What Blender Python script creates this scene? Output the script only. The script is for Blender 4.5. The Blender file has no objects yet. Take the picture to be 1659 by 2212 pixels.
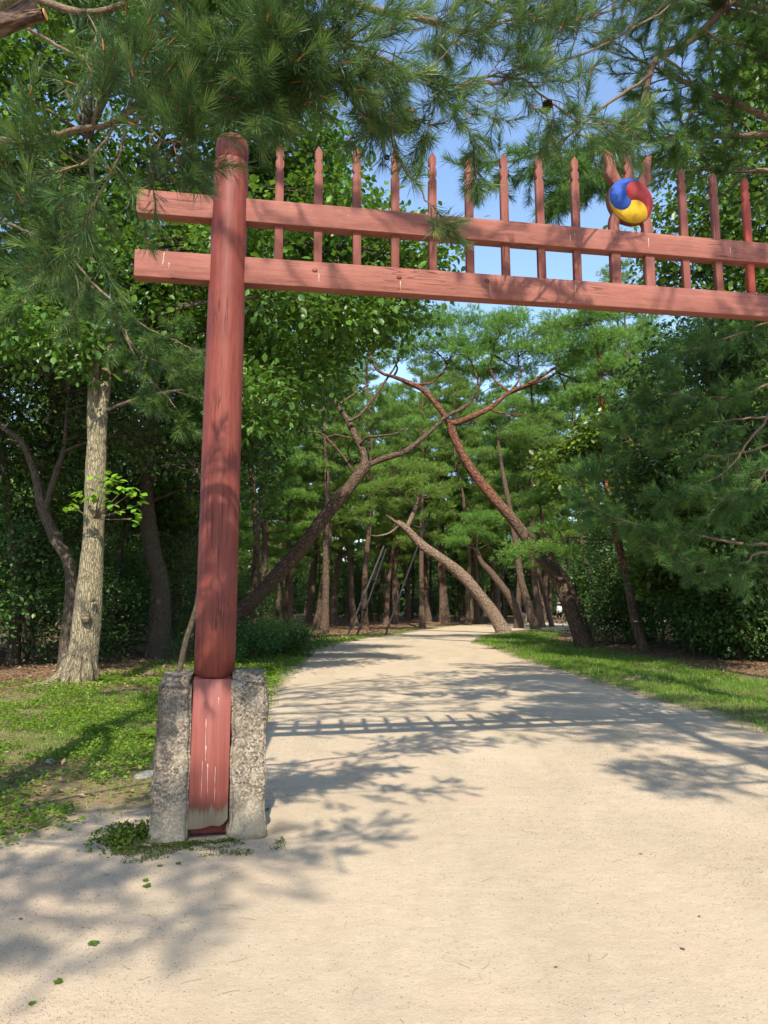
import bpy, bmesh, math, random
import numpy as np
from mathutils import Vector, Matrix, noise as mnoise

S = bpy.context.scene
COL = S.collection
R = math.radians

# ------------------------------------------------------------------ camera
EYE = 1.55
PITCH = math.atan((1314.0 - 1106.0) / 1603.7)
FPX = 1603.7
cam = bpy.data.cameras.new('camera')
cam.sensor_fit = 'VERTICAL'
cam.sensor_height = 36.0
cam.lens = 36.0 * FPX / 2212.0
cam.clip_start = 0.05
cam.clip_end = 2000
camo = bpy.data.objects.new('camera', cam)
camo.location = (0, 0, EYE)
camo.rotation_euler = (math.pi / 2 + PITCH, 0, 0)
COL.objects.link(camo)
S.camera = camo

# ------------------------------------------------------------------ sky, sun, exposure
SUN_EL, SUN_AZ = 45.6, -4.3          # light travels towards +y, a little to -x
w = bpy.data.worlds.new('World')
S.world = w
w.use_nodes = True
wn = w.node_tree
wn.nodes.clear()
sky = wn.nodes.new('ShaderNodeTexSky')
sky.sky_type = 'NISHITA'
sky.sun_disc = False
sky.sun_elevation = R(SUN_EL)
sky.sun_rotation = R(180 + SUN_AZ)
sky.air_density = 1.0
sky.dust_density = 0.5
sky.ozone_density = 1.6
bg = wn.nodes.new('ShaderNodeBackground')
bg.inputs['Strength'].default_value = 0.118
wo = wn.nodes.new('ShaderNodeOutputWorld')
wn.links.new(sky.outputs[0], bg.inputs[0])
wn.links.new(bg.outputs[0], wo.inputs[0])

sl = bpy.data.lights.new('sun', 'SUN')
sl.energy = 3.1
sl.angle = R(0.53)
sl.color = (1.0, 0.91, 0.76)
so = bpy.data.objects.new('sun', sl)
SUN_DIR = Vector((math.sin(R(SUN_AZ)) * math.cos(R(SUN_EL)), math.cos(R(SUN_AZ)) * math.cos(R(SUN_EL)), -math.sin(R(SUN_EL))))
so.rotation_euler = SUN_DIR.to_track_quat('-Z', 'Y').to_euler()
so.location = (2, -20, 30)
COL.objects.link(so)

S.view_settings.view_transform = 'Standard'
S.view_settings.look = 'None'
S.view_settings.gamma = 1
S.view_settings.exposure = 1.5
S.view_settings.use_curve_mapping = False
S.cycles.max_bounces = 8
S.cycles.diffuse_bounces = 4
S.cycles.glossy_bounces = 2
S.cycles.transmission_bounces = 4

# ------------------------------------------------------------------ view helpers (photograph measured at 1659 x 2212)
_c, _s = math.cos(PITCH), math.sin(PITCH)
def ray(x, y):
    a, b = (x - 829.5) / FPX, (1106.0 - y) / FPX
    return np.array([a, _c - b * _s, _s + b * _c])
def at(x, y, Y):
    d = ray(x, y)
    return np.array([0, 0, EYE]) + d * (Y / d[1])
def poly(pts, Y0, Y1=None):
    n = len(pts)
    Y1 = Y0 if Y1 is None else Y1
    return np.array([at(p[0], p[1], Y0 + (Y1 - Y0) * i / max(1, n - 1)) for i, p in enumerate(pts)])
def wid(wpx, Y):
    return wpx / FPX * Y * 0.5

# ------------------------------------------------------------------ numeric helpers
def norm(v):
    v = np.asarray(v, float)
    return v / np.maximum(np.linalg.norm(v, axis=-1, keepdims=True), 1e-9)
_rng0 = np.random.default_rng(5)
_LAT = _rng0.random((256, 256))
def vnoise(x, y):
    xi, yi = np.floor(x).astype(int), np.floor(y).astype(int)
    fx, fy = x - xi, y - yi
    fx, fy = fx * fx * (3 - 2 * fx), fy * fy * (3 - 2 * fy)
    g = lambda a, b: _LAT[a % 256, b % 256]
    return (g(xi, yi) * (1 - fx) + g(xi + 1, yi) * fx) * (1 - fy) + (g(xi, yi + 1) * (1 - fx) + g(xi + 1, yi + 1) * fx) * fy
def fbm(x, y, o=3):
    t, a, n = 0, 1.0, 0
    for k in range(o):
        t = t + a * vnoise(x * 2 ** k + 17 * k, y * 2 ** k + 31 * k)
        n += a
        a *= 0.5
    return t / n
def sstep(a, b, x):
    t = np.clip((x - a) / (b - a), 0, 1)
    return t * t * (3 - 2 * t)
def catmull(P, n):
    P = np.asarray(P, float)
    m = len(P)
    Q = np.vstack([2 * P[0] - P[1], P, 2 * P[-1] - P[-2]])
    t = np.linspace(0, m - 1 - 1e-6, n)
    i = t.astype(int)
    f = (t - i)[:, None]
    a, b, c, d = Q[i], Q[i + 1], Q[i + 2], Q[i + 3]
    return 0.5 * (2 * b + (c - a) * f + (2 * a - 5 * b + 4 * c - d) * f ** 2 + (3 * b - a - 3 * c + d) * f ** 3)

# ------------------------------------------------------------------ mesh helpers
class MB:
    """collects vertices and faces and links them as one mesh object"""
    def __init__(self):
        self.V, self.F, self.A, self.B, self.n = [], {}, [], [], 0
    def add(self, V, F, var=None, bark=None):
        V = np.asarray(V, float).reshape(-1, 3)
        F = np.asarray(F, int)
        self.V.append(V)
        self.F.setdefault(F.shape[1], []).append(F + self.n)
        self.A.append(np.full(len(V), 0.5) if var is None else np.broadcast_to(np.asarray(var, float), (len(V),)))
        self.B.append(V if bark is None else bark)
        self.n += len(V)
        return self
    def mesh(self, name, mat, smooth=True):
        me = bpy.data.meshes.new(name)
        if not self.V:
            return me
        V = np.vstack(self.V)
        sizes, loops = [], []
        for k, fl in self.F.items():
            f = np.vstack(fl)
            loops.append(f.ravel())
            sizes.append(np.full(len(f), k))
        loops = np.concatenate(loops).astype(np.int32)
        sizes = np.concatenate(sizes)
        me.vertices.add(len(V))
        me.vertices.foreach_set('co', V.astype(np.float32).ravel())
        me.loops.add(len(loops))
        me.loops.foreach_set('vertex_index', loops)
        me.polygons.add(len(sizes))
        st = np.concatenate([[0], np.cumsum(sizes)[:-1]]).astype(np.int32)
        me.polygons.foreach_set('loop_start', st)
        if smooth:
            me.polygons.foreach_set('use_smooth', np.ones(len(sizes), bool))
        a = me.attributes.new('var', 'FLOAT', 'POINT')
        a.data.foreach_set('value', np.concatenate(self.A).astype(np.float32))
        b = me.attributes.new('bark', 'FLOAT_VECTOR', 'POINT')
        b.data.foreach_set('vector', np.vstack(self.B).astype(np.float32).ravel())
        for m in (mat if isinstance(mat, (list, tuple)) else [mat]):
            me.materials.append(m)
        me.update(calc_edges=True)
        me.validate()
        return me
    def obj(self, name, mat, parent=None, smooth=True):
        return link(name, self.mesh(name, mat, smooth), parent)

def link(name, data, parent=None):
    o = bpy.data.objects.new(name, data)
    COL.objects.link(o)
    if parent is not None:
        o.parent = parent
    return o
def tag(o, label=None, cat=None, group=None, kind=None):
    if label: o['label'] = label
    if cat: o['category'] = cat
    if group: o['group'] = group
    if kind: o['kind'] = kind
    return o
def thing(name, label, cat, loc=(0, 0, 0), rz=0, group=None):
    o = link(name, None)
    o.location = loc
    o.rotation_euler = (0, 0, rz)
    o.empty_display_size = 0.2
    return tag(o, label, cat, group)
def copy_tree(o, parent=None):
    c = o.copy()
    COL.objects.link(c)
    if parent is not None:
        c.parent = parent
    for ch in [k for k in o.children]:
        copy_tree(ch, c)
    return c

def tube(mb, P, Rd, sides=8, rough=0.0, rng=None, cap=False, var=0.5, vlen=0.35):
    P = np.asarray(P, float)
    n = len(P)
    Rd = np.broadcast_to(np.asarray(Rd, float), (n,))
    T = norm(np.gradient(P, axis=0))
    ref = np.array([0, 0, 1.0]) if abs(T[0][2]) < 0.8 else np.array([1.0, 0, 0])
    u = norm(np.cross(T[0], ref))
    U = np.zeros((n, 3))
    for i in range(n):
        u = u - T[i] * np.dot(u, T[i])
        u = u / max(np.linalg.norm(u), 1e-9)
        U[i] = u
    W = np.cross(T, U)
    a = np.linspace(0, 2 * np.pi, sides, endpoint=False)
    rr = Rd[:, None] * np.ones(sides)
    if rough and rng is not None:
        ln = np.concatenate([[0], np.cumsum(np.linalg.norm(np.diff(P, axis=0), axis=1))])
        j = rng.random((n, sides)) - 0.5
        rr = rr * (1 + rough * j + rough * 0.8 * np.sin(ln[:, None] * 2.1 + a * 2 + 1.3))
    ca, sa = np.cos(a), np.sin(a)
    V = P[:, None, :] + rr[..., None] * (ca[None, :, None] * U[:, None, :] + sa[None, :, None] * W[:, None, :])
    L = np.concatenate([[0], np.cumsum(np.linalg.norm(np.diff(P, axis=0), axis=1))])
    bk = np.stack([rr * ca, rr * sa, np.repeat(L[:, None] * vlen, sides, 1)], -1)
    i = np.arange(n - 1)[:, None] * sides
    k = np.arange(sides)[None, :]
    k2 = (k + 1) % sides
    F = np.stack([i + k, i + k2, i + sides + k2, i + sides + k], -1).reshape(-1, 4)
    mb.add(V.reshape(-1, 3), F, var, bk.reshape(-1, 3))
    if cap:
        for e, idx in ((0, 0), (1, n - 1)):
            base = V[idx]
            c = base.mean(0)
            VV = np.vstack([base, c])
            ff = np.stack([np.arange(sides), (np.arange(sides) + 1) % sides, np.full(sides, sides)], -1)
            if e == 0:
                ff = ff[:, ::-1]
            mb.add(VV, ff, var, np.vstack([bk[idx], bk[idx].mean(0)]))
    return mb

def box(mb, lo, hi, tilt=0.0, bev=0.0):
    """box with chamfered long edges; tilt adds tilt*x to z"""
    lo, hi = np.array(lo, float), np.array(hi, float)
    b = bev
    if b <= 0:
        V = np.array([[x, y, z] for x in (lo[0], hi[0]) for y in (lo[1], hi[1]) for z in (lo[2], hi[2])])
        F = [[0, 1, 3, 2], [4, 6, 7, 5], [0, 4, 5, 1], [2, 3, 7, 6], [0, 2, 6, 4], [1, 5, 7, 3]]
        V[:, 2] += tilt * V[:, 0]
        mb.add(V, F)
        return mb
    bm = bmesh.new()
    bmesh.ops.create_cube(bm, size=1)
    for v in bm.verts:
        for k in range(3):
            v.co[k] = lo[k] if v.co[k] < 0 else hi[k]
    bmesh.ops.bevel(bm, geom=bm.edges[:], offset=b, segments=2, affect='EDGES', profile=0.5)
    add_bm(mb, bm, tilt)
    return mb
def add_bm(mb, bm, tilt=0.0):
    bm.verts.index_update()
    V = np.array([v.co[:] for v in bm.verts])
    V[:, 2] += tilt * V[:, 0]
    byk = {}
    for f in bm.faces:
        byk.setdefault(len(f.verts), []).append([v.index for v in f.verts])
    off = mb.n
    mb.V.append(V)
    mb.A.append(np.full(len(V), 0.5))
    mb.B.append(V)
    for k, fl in byk.items():
        mb.F.setdefault(k, []).append(np.array(fl) + off)
    mb.n += len(V)
    bm.free()
def prism(mb, outline, y0, y1, tilt=0.0, bev=0.0):
    """outline in (x, z), extruded from y0 to y1"""
    bm = bmesh.new()
    f = bm.faces.new([bm.verts.new((p[0], y0, p[1])) for p in outline])
    r = bmesh.ops.extrude_face_region(bm, geom=[f])
    for v in [e for e in r['geom'] if isinstance(e, bmesh.types.BMVert)]:
        v.co.y = y1
    bmesh.ops.recalc_face_normals(bm, faces=bm.faces[:])
    if bev:
        es = [e for e in bm.edges if abs(e.verts[0].co.y - e.verts[1].co.y) < 1e-6]
        bmesh.ops.bevel(bm, geom=es, offset=bev, segments=1, affect='EDGES')
    add_bm(mb, bm, tilt)
    return mb

# ------------------------------------------------------------------ materials
def mat_new(name):
    m = bpy.data.materials.new(name)
    m.use_nodes = True
    nt = m.node_tree
    nt.nodes.clear()
    return m, nt
class N:
    def __init__(self, nt): self.nt = nt
    def node(self, t, **k):
        n = self.nt.nodes.new(t)
        for a, b in k.items(): setattr(n, a, b)
        return n
    def lk(self, a, b): self.nt.links.new(a, b)
    def attr(self, nm): return self.node('ShaderNodeAttribute', attribute_name=nm)
    def obj(self): return self.node('ShaderNodeTexCoord').outputs['Object']
    def mapping(self, v, sc=(1, 1, 1)):
        n = self.node('ShaderNodeMapping')
        n.inputs['Scale'].default_value = sc
        self.lk(v, n.inputs['Vector'])
        return n.outputs[0]
    def noise(self, v, scale, detail=3, rough=0.55, dist=0.0):
        n = self.node('ShaderNodeTexNoise')
        n.inputs['Scale'].default_value = scale
        n.inputs['Detail'].default_value = detail
        n.inputs['Roughness'].default_value = rough
        n.inputs['Distortion'].default_value = dist
        self.lk(v, n.inputs['Vector'])
        return n.outputs[0]
    def voro(self, v, scale, feature='F1', out=0, rnd=1.0):
        n = self.node('ShaderNodeTexVoronoi', feature=feature)
        n.inputs['Scale'].default_value = scale
        n.inputs['Randomness'].default_value = rnd
        self.lk(v, n.inputs['Vector'])
        return n.outputs[out]
    def ramp(self, f, stops, interp='LINEAR'):
        n = self.node('ShaderNodeValToRGB')
        n.color_ramp.interpolation = interp
        e = n.color_ramp.elements
        while len(e) < len(stops): e.new(0.5)
        for x, (p, c) in zip(e, stops):
            x.position = p
            x.color = (*c, 1) if len(c) == 3 else c
        self.lk(f, n.inputs[0])
        return n.outputs[0]
    def mix(self, f, a, b, mode='MIX'):
        n = self.node('ShaderNodeMix', data_type='RGBA', blend_type=mode)
        for sock, v in ((n.inputs[0], f), (n.inputs[6], a), (n.inputs[7], b)):
            if hasattr(v, 'is_linked'): self.lk(v, sock)
            elif isinstance(v, (int, float)): sock.default_value = v
            else: sock.default_value = (*v, 1)
        return n.outputs[2]
    def math(self, op, a, b=0.0):
        n = self.node('ShaderNodeMath', operation=op)
        for sock, v in ((n.inputs[0], a), (n.inputs[1], b)):
            if hasattr(v, 'is_linked'): self.lk(v, sock)
            else: sock.default_value = v
        return n.outputs[0]
    def bump(self, h, dist, strength=1.0, nrm=None):
        n = self.node('ShaderNodeBump')
        n.inputs['Distance'].default_value = dist
        n.inputs['Strength'].default_value = strength
        self.lk(h, n.inputs['Height'])
        if nrm is not None: self.lk(nrm, n.inputs['Normal'])
        return n.outputs[0]
    def bsdf(self, col, rough=0.7, spec=0.3, nrm=None, out=True):
        p = self.node('ShaderNodeBsdfPrincipled')
        if hasattr(col, 'is_linked'): self.lk(col, p.inputs['Base Color'])
        else: p.inputs['Base Color'].default_value = (*col, 1)
        if hasattr(rough, 'is_linked'): self.lk(rough, p.inputs['Roughness'])
        else: p.inputs['Roughness'].default_value = rough
        p.inputs['Specular IOR Level'].default_value = spec
        if nrm is not None: self.lk(nrm, p.inputs['Normal'])
        if out: self.out(p.outputs[0])
        return p.outputs[0]
    def out(self, s):
        o = self.node('ShaderNodeOutputMaterial')
        self.lk(s, o.inputs[0])

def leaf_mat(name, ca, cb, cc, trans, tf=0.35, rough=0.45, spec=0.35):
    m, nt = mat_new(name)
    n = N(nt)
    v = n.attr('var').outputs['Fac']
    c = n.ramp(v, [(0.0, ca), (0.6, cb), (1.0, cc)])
    r = n.node('ShaderNodeObjectInfo').outputs['Random']
    hs = n.node('ShaderNodeHueSaturation')
    n.lk(c, hs.inputs['Color'])
    n.lk(n.math('ADD', n.math('MULTIPLY', r, 0.035), 0.482), hs.inputs['Hue'])
    n.lk(n.math('ADD', n.math('MULTIPLY', r, 0.35), 0.85), hs.inputs['Value'])
    p = n.bsdf(hs.outputs[0], rough, spec, out=False)
    t = n.node('ShaderNodeBsdfTranslucent')
    tc = n.mix(0.45, hs.outputs[0], trans)
    n.lk(tc, t.inputs['Color'])
    mx = n.node('ShaderNodeMixShader')
    mx.inputs[0].default_value = tf
    n.lk(p, mx.inputs[1]); n.lk(t.outputs[0], mx.inputs[2])
    n.out(mx.outputs[0])
    return m

M = {}
M['oak_leaf'] = leaf_mat('oak_leaf', (0.042, 0.095, 0.015), (0.085, 0.17, 0.022), (0.20, 0.30, 0.03), (0.22, 0.36, 0.025), 0.33, 0.4, 0.4)
M['bright_leaf'] = leaf_mat('bright_leaf', (0.10, 0.22, 0.02), (0.15, 0.32, 0.025), (0.24, 0.40, 0.03), (0.3, 0.5, 0.03), 0.4)
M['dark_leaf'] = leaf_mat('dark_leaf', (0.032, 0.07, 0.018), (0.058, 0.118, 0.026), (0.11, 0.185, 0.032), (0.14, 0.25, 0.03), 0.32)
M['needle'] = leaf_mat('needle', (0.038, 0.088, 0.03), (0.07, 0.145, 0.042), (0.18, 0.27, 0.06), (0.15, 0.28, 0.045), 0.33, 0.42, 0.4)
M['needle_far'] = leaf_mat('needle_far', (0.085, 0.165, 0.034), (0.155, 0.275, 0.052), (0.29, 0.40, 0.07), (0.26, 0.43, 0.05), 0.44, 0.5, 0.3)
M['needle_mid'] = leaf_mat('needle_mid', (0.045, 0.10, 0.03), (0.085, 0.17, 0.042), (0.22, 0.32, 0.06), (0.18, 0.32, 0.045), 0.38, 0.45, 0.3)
M['grass'] = leaf_mat('grass', (0.07, 0.145, 0.016), (0.125, 0.23, 0.024), (0.26, 0.33, 0.06), (0.22, 0.38, 0.03), 0.38, 0.45, 0.25)
M['cover'] = leaf_mat('cover', (0.06, 0.125, 0.012), (0.125, 0.225, 0.018), (0.25, 0.34, 0.035), (0.25, 0.40, 0.03), 0.35, 0.5, 0.25)
M['moss'] = leaf_mat('moss', (0.055, 0.075, 0.014), (0.075, 0.12, 0.016), (0.13, 0.21, 0.02), (0.12, 0.2, 0.02), 0.2, 0.8, 0.1)
M['litter'] = leaf_mat('litter', (0.10, 0.055, 0.03), (0.20, 0.125, 0.07), (0.36, 0.27, 0.17), (0.2, 0.12, 0.05), 0.1, 0.8, 0.15)

def bark_mat(name, dark, mid, light, scale=1.0, depth=0.02, red=None, vstretch=1.0):
    m, nt = mat_new(name)
    n = N(nt)
    b = n.attr('bark').outputs['Vector']
    bb = n.mapping(b, (1, 1, vstretch))
    wob = n.noise(bb, 9 * scale, 4)
    warp = n.mix(0.12, bb, wob, 'ADD')
    ed = n.voro(warp, 16 * scale, 'DISTANCE_TO_EDGE', 0)
    ridge = n.ramp(ed, [(0.0, (0, 0, 0)), (0.16, (0.75,) * 3), (0.5, (1, 1, 1))])
    fine = n.noise(bb, 60 * scale, 4, 0.65)
    big = n.noise(b, 1.7, 3)
    c = n.mix(ridge, dark, mid)
    c = n.mix(n.ramp(fine, [(0.42, (0, 0, 0)), (0.75, (0.8,) * 3)]), c, light)
    if red is not None:
        v = n.attr('var').outputs['Fac']
        c = n.mix(n.ramp(n.math('ADD', v, n.math('MULTIPLY', n.math('SUBTRACT', big, 0.5), 0.5)), [(0.45, (0, 0, 0)), (0.85, (1, 1, 1))]), c, n.mix(n.ramp(ridge, [(0.2, (0, 0, 0)), (0.9, (1, 1, 1))]), [x * 0.45 for x in red], red))
    c = n.mix(n.ramp(big, [(0.35, (0.5,) * 3), (0.65, (1, 1, 1))]), [x * 0.0 for x in mid], c, 'MIX') if False else c
    h = n.math('ADD', n.math('MULTIPLY', ridge, 0.75), n.math('MULTIPLY', fine, 0.35))
    n.bsdf(c, 0.85, 0.2, n.bump(h, depth, 1.0))
    return m
M['pine_bark'] = bark_mat('pine_bark', (0.032, 0.021, 0.016), (0.125, 0.082, 0.058), (0.235, 0.165, 0.115), 0.75, 0.05, red=(0.215, 0.095, 0.06), vstretch=1.0)
M['pale_pine_bark'] = bark_mat('pale_pine_bark', (0.05, 0.034, 0.026), (0.23, 0.155, 0.108), (0.36, 0.265, 0.195), 0.6, 0.06)
M['oak_bark'] = bark_mat('oak_bark', (0.075, 0.06, 0.036), (0.25, 0.21, 0.13), (0.37, 0.32, 0.205), 1.5, 0.025, vstretch=0.7)
M['grey_bark'] = bark_mat('grey_bark', (0.03, 0.024, 0.018), (0.09, 0.07, 0.048), (0.165, 0.13, 0.09), 1.2, 0.02, vstretch=0.7)
M['pale_bark'] = bark_mat('pale_bark', (0.16, 0.125, 0.085), (0.33, 0.27, 0.19), (0.47, 0.40, 0.30), 1.0, 0.012, vstretch=0.8)
M['twig'] = bark_mat('twig', (0.08, 0.055, 0.038), (0.19, 0.135, 0.09), (0.28, 0.21, 0.14), 3, 0.003)

def paint_mat(name, base, pale, dark, axis, rough, grain=0.5):
    m, nt = mat_new(name)
    n = N(nt)
    o = n.obj()
    sc = {'x': (0.5, 9, 9), 'z': (9, 9, 0.35)}[axis]
    mp = n.mapping(o, sc)
    g = n.noise(mp, 5, 6, 0.65, 0.4)
    blotch = n.noise(o, 2.2, 4, 0.6)
    c = n.mix(n.ramp(g, [(0.34, (0, 0, 0)), (0.68, (1, 1, 1))]), base, pale)
    c = n.mix(n.ramp(blotch, [(0.45, (0, 0, 0)), (0.75, (0.55,) * 3)]), c, dark)
    cr = n.noise(n.mapping(o, {'x': (0.28, 6, 6), 'z': (6, 6, 0.22)}[axis]), 4.2, 3, 0.5, 0.6)
    line = n.ramp(cr, [(0.487, (0, 0, 0)), (0.498, (1, 1, 1)), (0.502, (1, 1, 1)), (0.513, (0, 0, 0))])
    gate = n.ramp(n.noise(o, 1.6, 2), [(0.5, (0, 0, 0)), (0.58, (1, 1, 1))])
    ln = n.math('MULTIPLY', line, gate)
    grime = n.noise(n.mapping(o, {'x': (1.2, 5, 5), 'z': (5, 5, 1.2)}[axis]), 1.8, 5, 0.7)
    c = n.mix(n.ramp(grime, [(0.5, (0, 0, 0)), (0.72, (0.5,) * 3)]), c, [x * 0.6 for x in dark])
    c = n.mix(n.math('MULTIPLY', ln, 0.75), c, [x * 0.22 for x in dark])
    sp = n.noise(o, 90, 2)
    c = n.mix(n.ramp(sp, [(0.66, (0, 0, 0)), (0.74, (grain,) * 3)]), c, [min(1, x * 1.5) for x in pale])
    h = n.math('SUBTRACT', n.math('MULTIPLY', g, 0.4), ln)
    n.bsdf(c, n.math('ADD', n.math('MULTIPLY', blotch, 0.2), rough - 0.1), 0.25, n.bump(h, 0.004, 0.8))
    return m
M['beam_paint'] = paint_mat('beam_paint', (0.215, 0.072, 0.054), (0.28, 0.115, 0.088), (0.155, 0.052, 0.042), 'x', 0.75)
M['picket_paint'] = paint_mat('picket_paint', (0.18, 0.058, 0.044), (0.23, 0.088, 0.068), (0.13, 0.042, 0.034), 'z', 0.75)
M['post_paint'] = paint_mat('post_paint', (0.145, 0.029, 0.02), (0.20, 0.055, 0.04), (0.088, 0.02, 0.016), 'z', 0.55, 0.3)

M['fresh_paint'] = paint_mat('fresh_paint', (0.30, 0.05, 0.03), (0.36, 0.075, 0.05), (0.22, 0.04, 0.026), 'z', 0.65)
def plank_mat():
    m, nt = mat_new('plank_paint')
    n = N(nt)
    o = n.obj()
    g = n.noise(n.mapping(o, (10, 10, 0.4)), 5, 6, 0.65, 0.3)
    c = n.mix(n.ramp(g, [(0.35, (0, 0, 0)), (0.7, (1, 1, 1))]), (0.17, 0.042, 0.032), (0.225, 0.066, 0.052))
    z = n.node('ShaderNodeSeparateXYZ')
    n.lk(o, z.inputs[0])
    st = n.noise(n.mapping(o, (16, 16, 1.2)), 2.2, 4, 0.6)
    f = n.math('ADD', z.outputs[2], n.math('MULTIPLY', n.math('SUBTRACT', st, 0.5), 0.22))
    bare = n.mix(g, (0.15, 0.12, 0.08), (0.25, 0.215, 0.15))
    edge = n.ramp(f, [(0.18, (0, 0, 0)), (0.225, (1, 1, 1))])
    dk = n.ramp(f, [(0.2, (1, 1, 1)), (0.32, (0, 0, 0))])
    c = n.mix(n.math('MULTIPLY', dk, 0.6), c, (0.10, 0.045, 0.035))
    c = n.mix(edge, bare, c)
    n.bsdf(c, 0.55, 0.35, n.bump(g, 0.003, 0.6))
    return m
M['plank_paint'] = plank_mat()

def granite_mat():
    m, nt = mat_new('granite')
    n = N(nt)
    o = n.obj()
    sp = n.noise(o, 75, 3, 0.7)
    v = n.voro(o, 85, 'F1', 1)
    sep = n.node('ShaderNodeSeparateColor'); n.lk(v, sep.inputs[0])
    c = n.ramp(sep.outputs[0], [(0.0, (0.055, 0.044, 0.034)), (0.3, (0.125, 0.10, 0.076)), (0.65, (0.20, 0.165, 0.125)), (0.92, (0.31, 0.265, 0.21))])
    big = n.noise(o, 4.5, 4, 0.6)
    c = n.mix(n.ramp(big, [(0.45, (0, 0, 0)), (0.72, (0.7,) * 3)]), c, (0.095, 0.08, 0.062))
    c = n.mix(n.ramp(n.noise(o, 7, 3), [(0.5, (0, 0, 0)), (0.8, (0.5,) * 3)]), c, (0.36, 0.31, 0.22))
    pit = n.noise(o, 26, 5, 0.7)
    c = n.mix(n.ramp(pit, [(0.28, (0.5,) * 3), (0.42, (0, 0, 0))]), c, (0.10, 0.082, 0.064))
    z = n.node('ShaderNodeSeparateXYZ'); n.lk(o, z.inputs[0])
    low = n.ramp(n.math('ADD', z.outputs[2], n.math('MULTIPLY', big, 0.3)), [(0.2, (0.6,) * 3), (0.5, (0, 0, 0))])
    c = n.mix(low, c, (0.30, 0.265, 0.19))
    n.bsdf(c, 0.9, 0.25, n.bump(n.math('ADD', pit, n.math('MULTIPLY', sp, 0.4)), 0.012, 0.8))
    return m
M['granite'] = granite_mat()

def plain(name, col, rough=0.6, spec=0.3, var=0.25, scale=14):
    m, nt = mat_new(name)
    n = N(nt)
    t = n.noise(n.obj(), scale, 4, 0.6)
    c = n.mix(n.ramp(t, [(0.35, (0, 0, 0)), (0.7, (1, 1, 1))]), [x * (1 - var) for x in col], [min(1, x * (1 + var)) for x in col])
    n.bsdf(c, rough, spec, n.bump(t, 0.002, 0.5))
    return m
M['blue'] = plain('blue_enamel', (0.04, 0.09, 0.34), 0.95, 0.03, 0.1, 40)
M['red'] = plain('red_enamel', (0.27, 0.045, 0.05), 0.95, 0.03, 0.08, 40)
M['yellow'] = plain('yellow_enamel', (0.43, 0.26, 0.025), 0.95, 0.03, 0.08, 40)
M['lime'] = plain('lime_stain', (0.46, 0.36, 0.31), 0.9, 0.1)
M['steel'] = plain('black_steel', (0.018, 0.018, 0.02), 0.7, 0.2)
M['pole_grey'] = plain('pole_grey', (0.045, 0.042, 0.04), 0.75, 0.2)
M['cut_wood'] = plain('cut_wood', (0.42, 0.21, 0.09), 0.8, 0.2, 0.3, 30)
M['cone'] = plain('cone_scale', (0.05, 0.032, 0.022), 0.8, 0.2, 0.3, 40)
M['bud'] = plain('bud', (0.30, 0.13, 0.05), 0.7, 0.2, 0.2, 60)
M['skin'] = plain('skin', (0.50, 0.30, 0.21), 0.6, 0.3, 0.05)
M['hair'] = plain('hair', (0.02, 0.016, 0.013), 0.6, 0.3, 0.2)
M['white_cloth'] = plain('white_cloth', (0.62, 0.64, 0.67), 0.85, 0.1, 0.06)
M['black_cloth'] = plain('black_cloth', (0.02, 0.02, 0.025), 0.85, 0.1, 0.2)
M['navy_cloth'] = plain('navy_cloth', (0.02, 0.026, 0.05), 0.85, 0.1, 0.2)
M['beige_cloth'] = plain('beige_cloth', (0.42, 0.34, 0.26), 0.85, 0.1, 0.1)
M['grey_cloth'] = plain('grey_cloth', (0.30, 0.32, 0.36), 0.85, 0.1, 0.1)
M['tag_white'] = plain('tag_white', (0.6, 0.6, 0.58), 0.5, 0.3, 0.05)
M['pebble'] = plain('pebble', (0.24, 0.19, 0.145), 0.9, 0.2, 0.5, 50)
M['grey_stone'] = plain('grey_stone', (0.24, 0.225, 0.2), 0.9, 0.2, 0.3, 20)
M['log'] = plain('log', (0.42, 0.34, 0.25), 0.9, 0.2, 0.3, 20)

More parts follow.
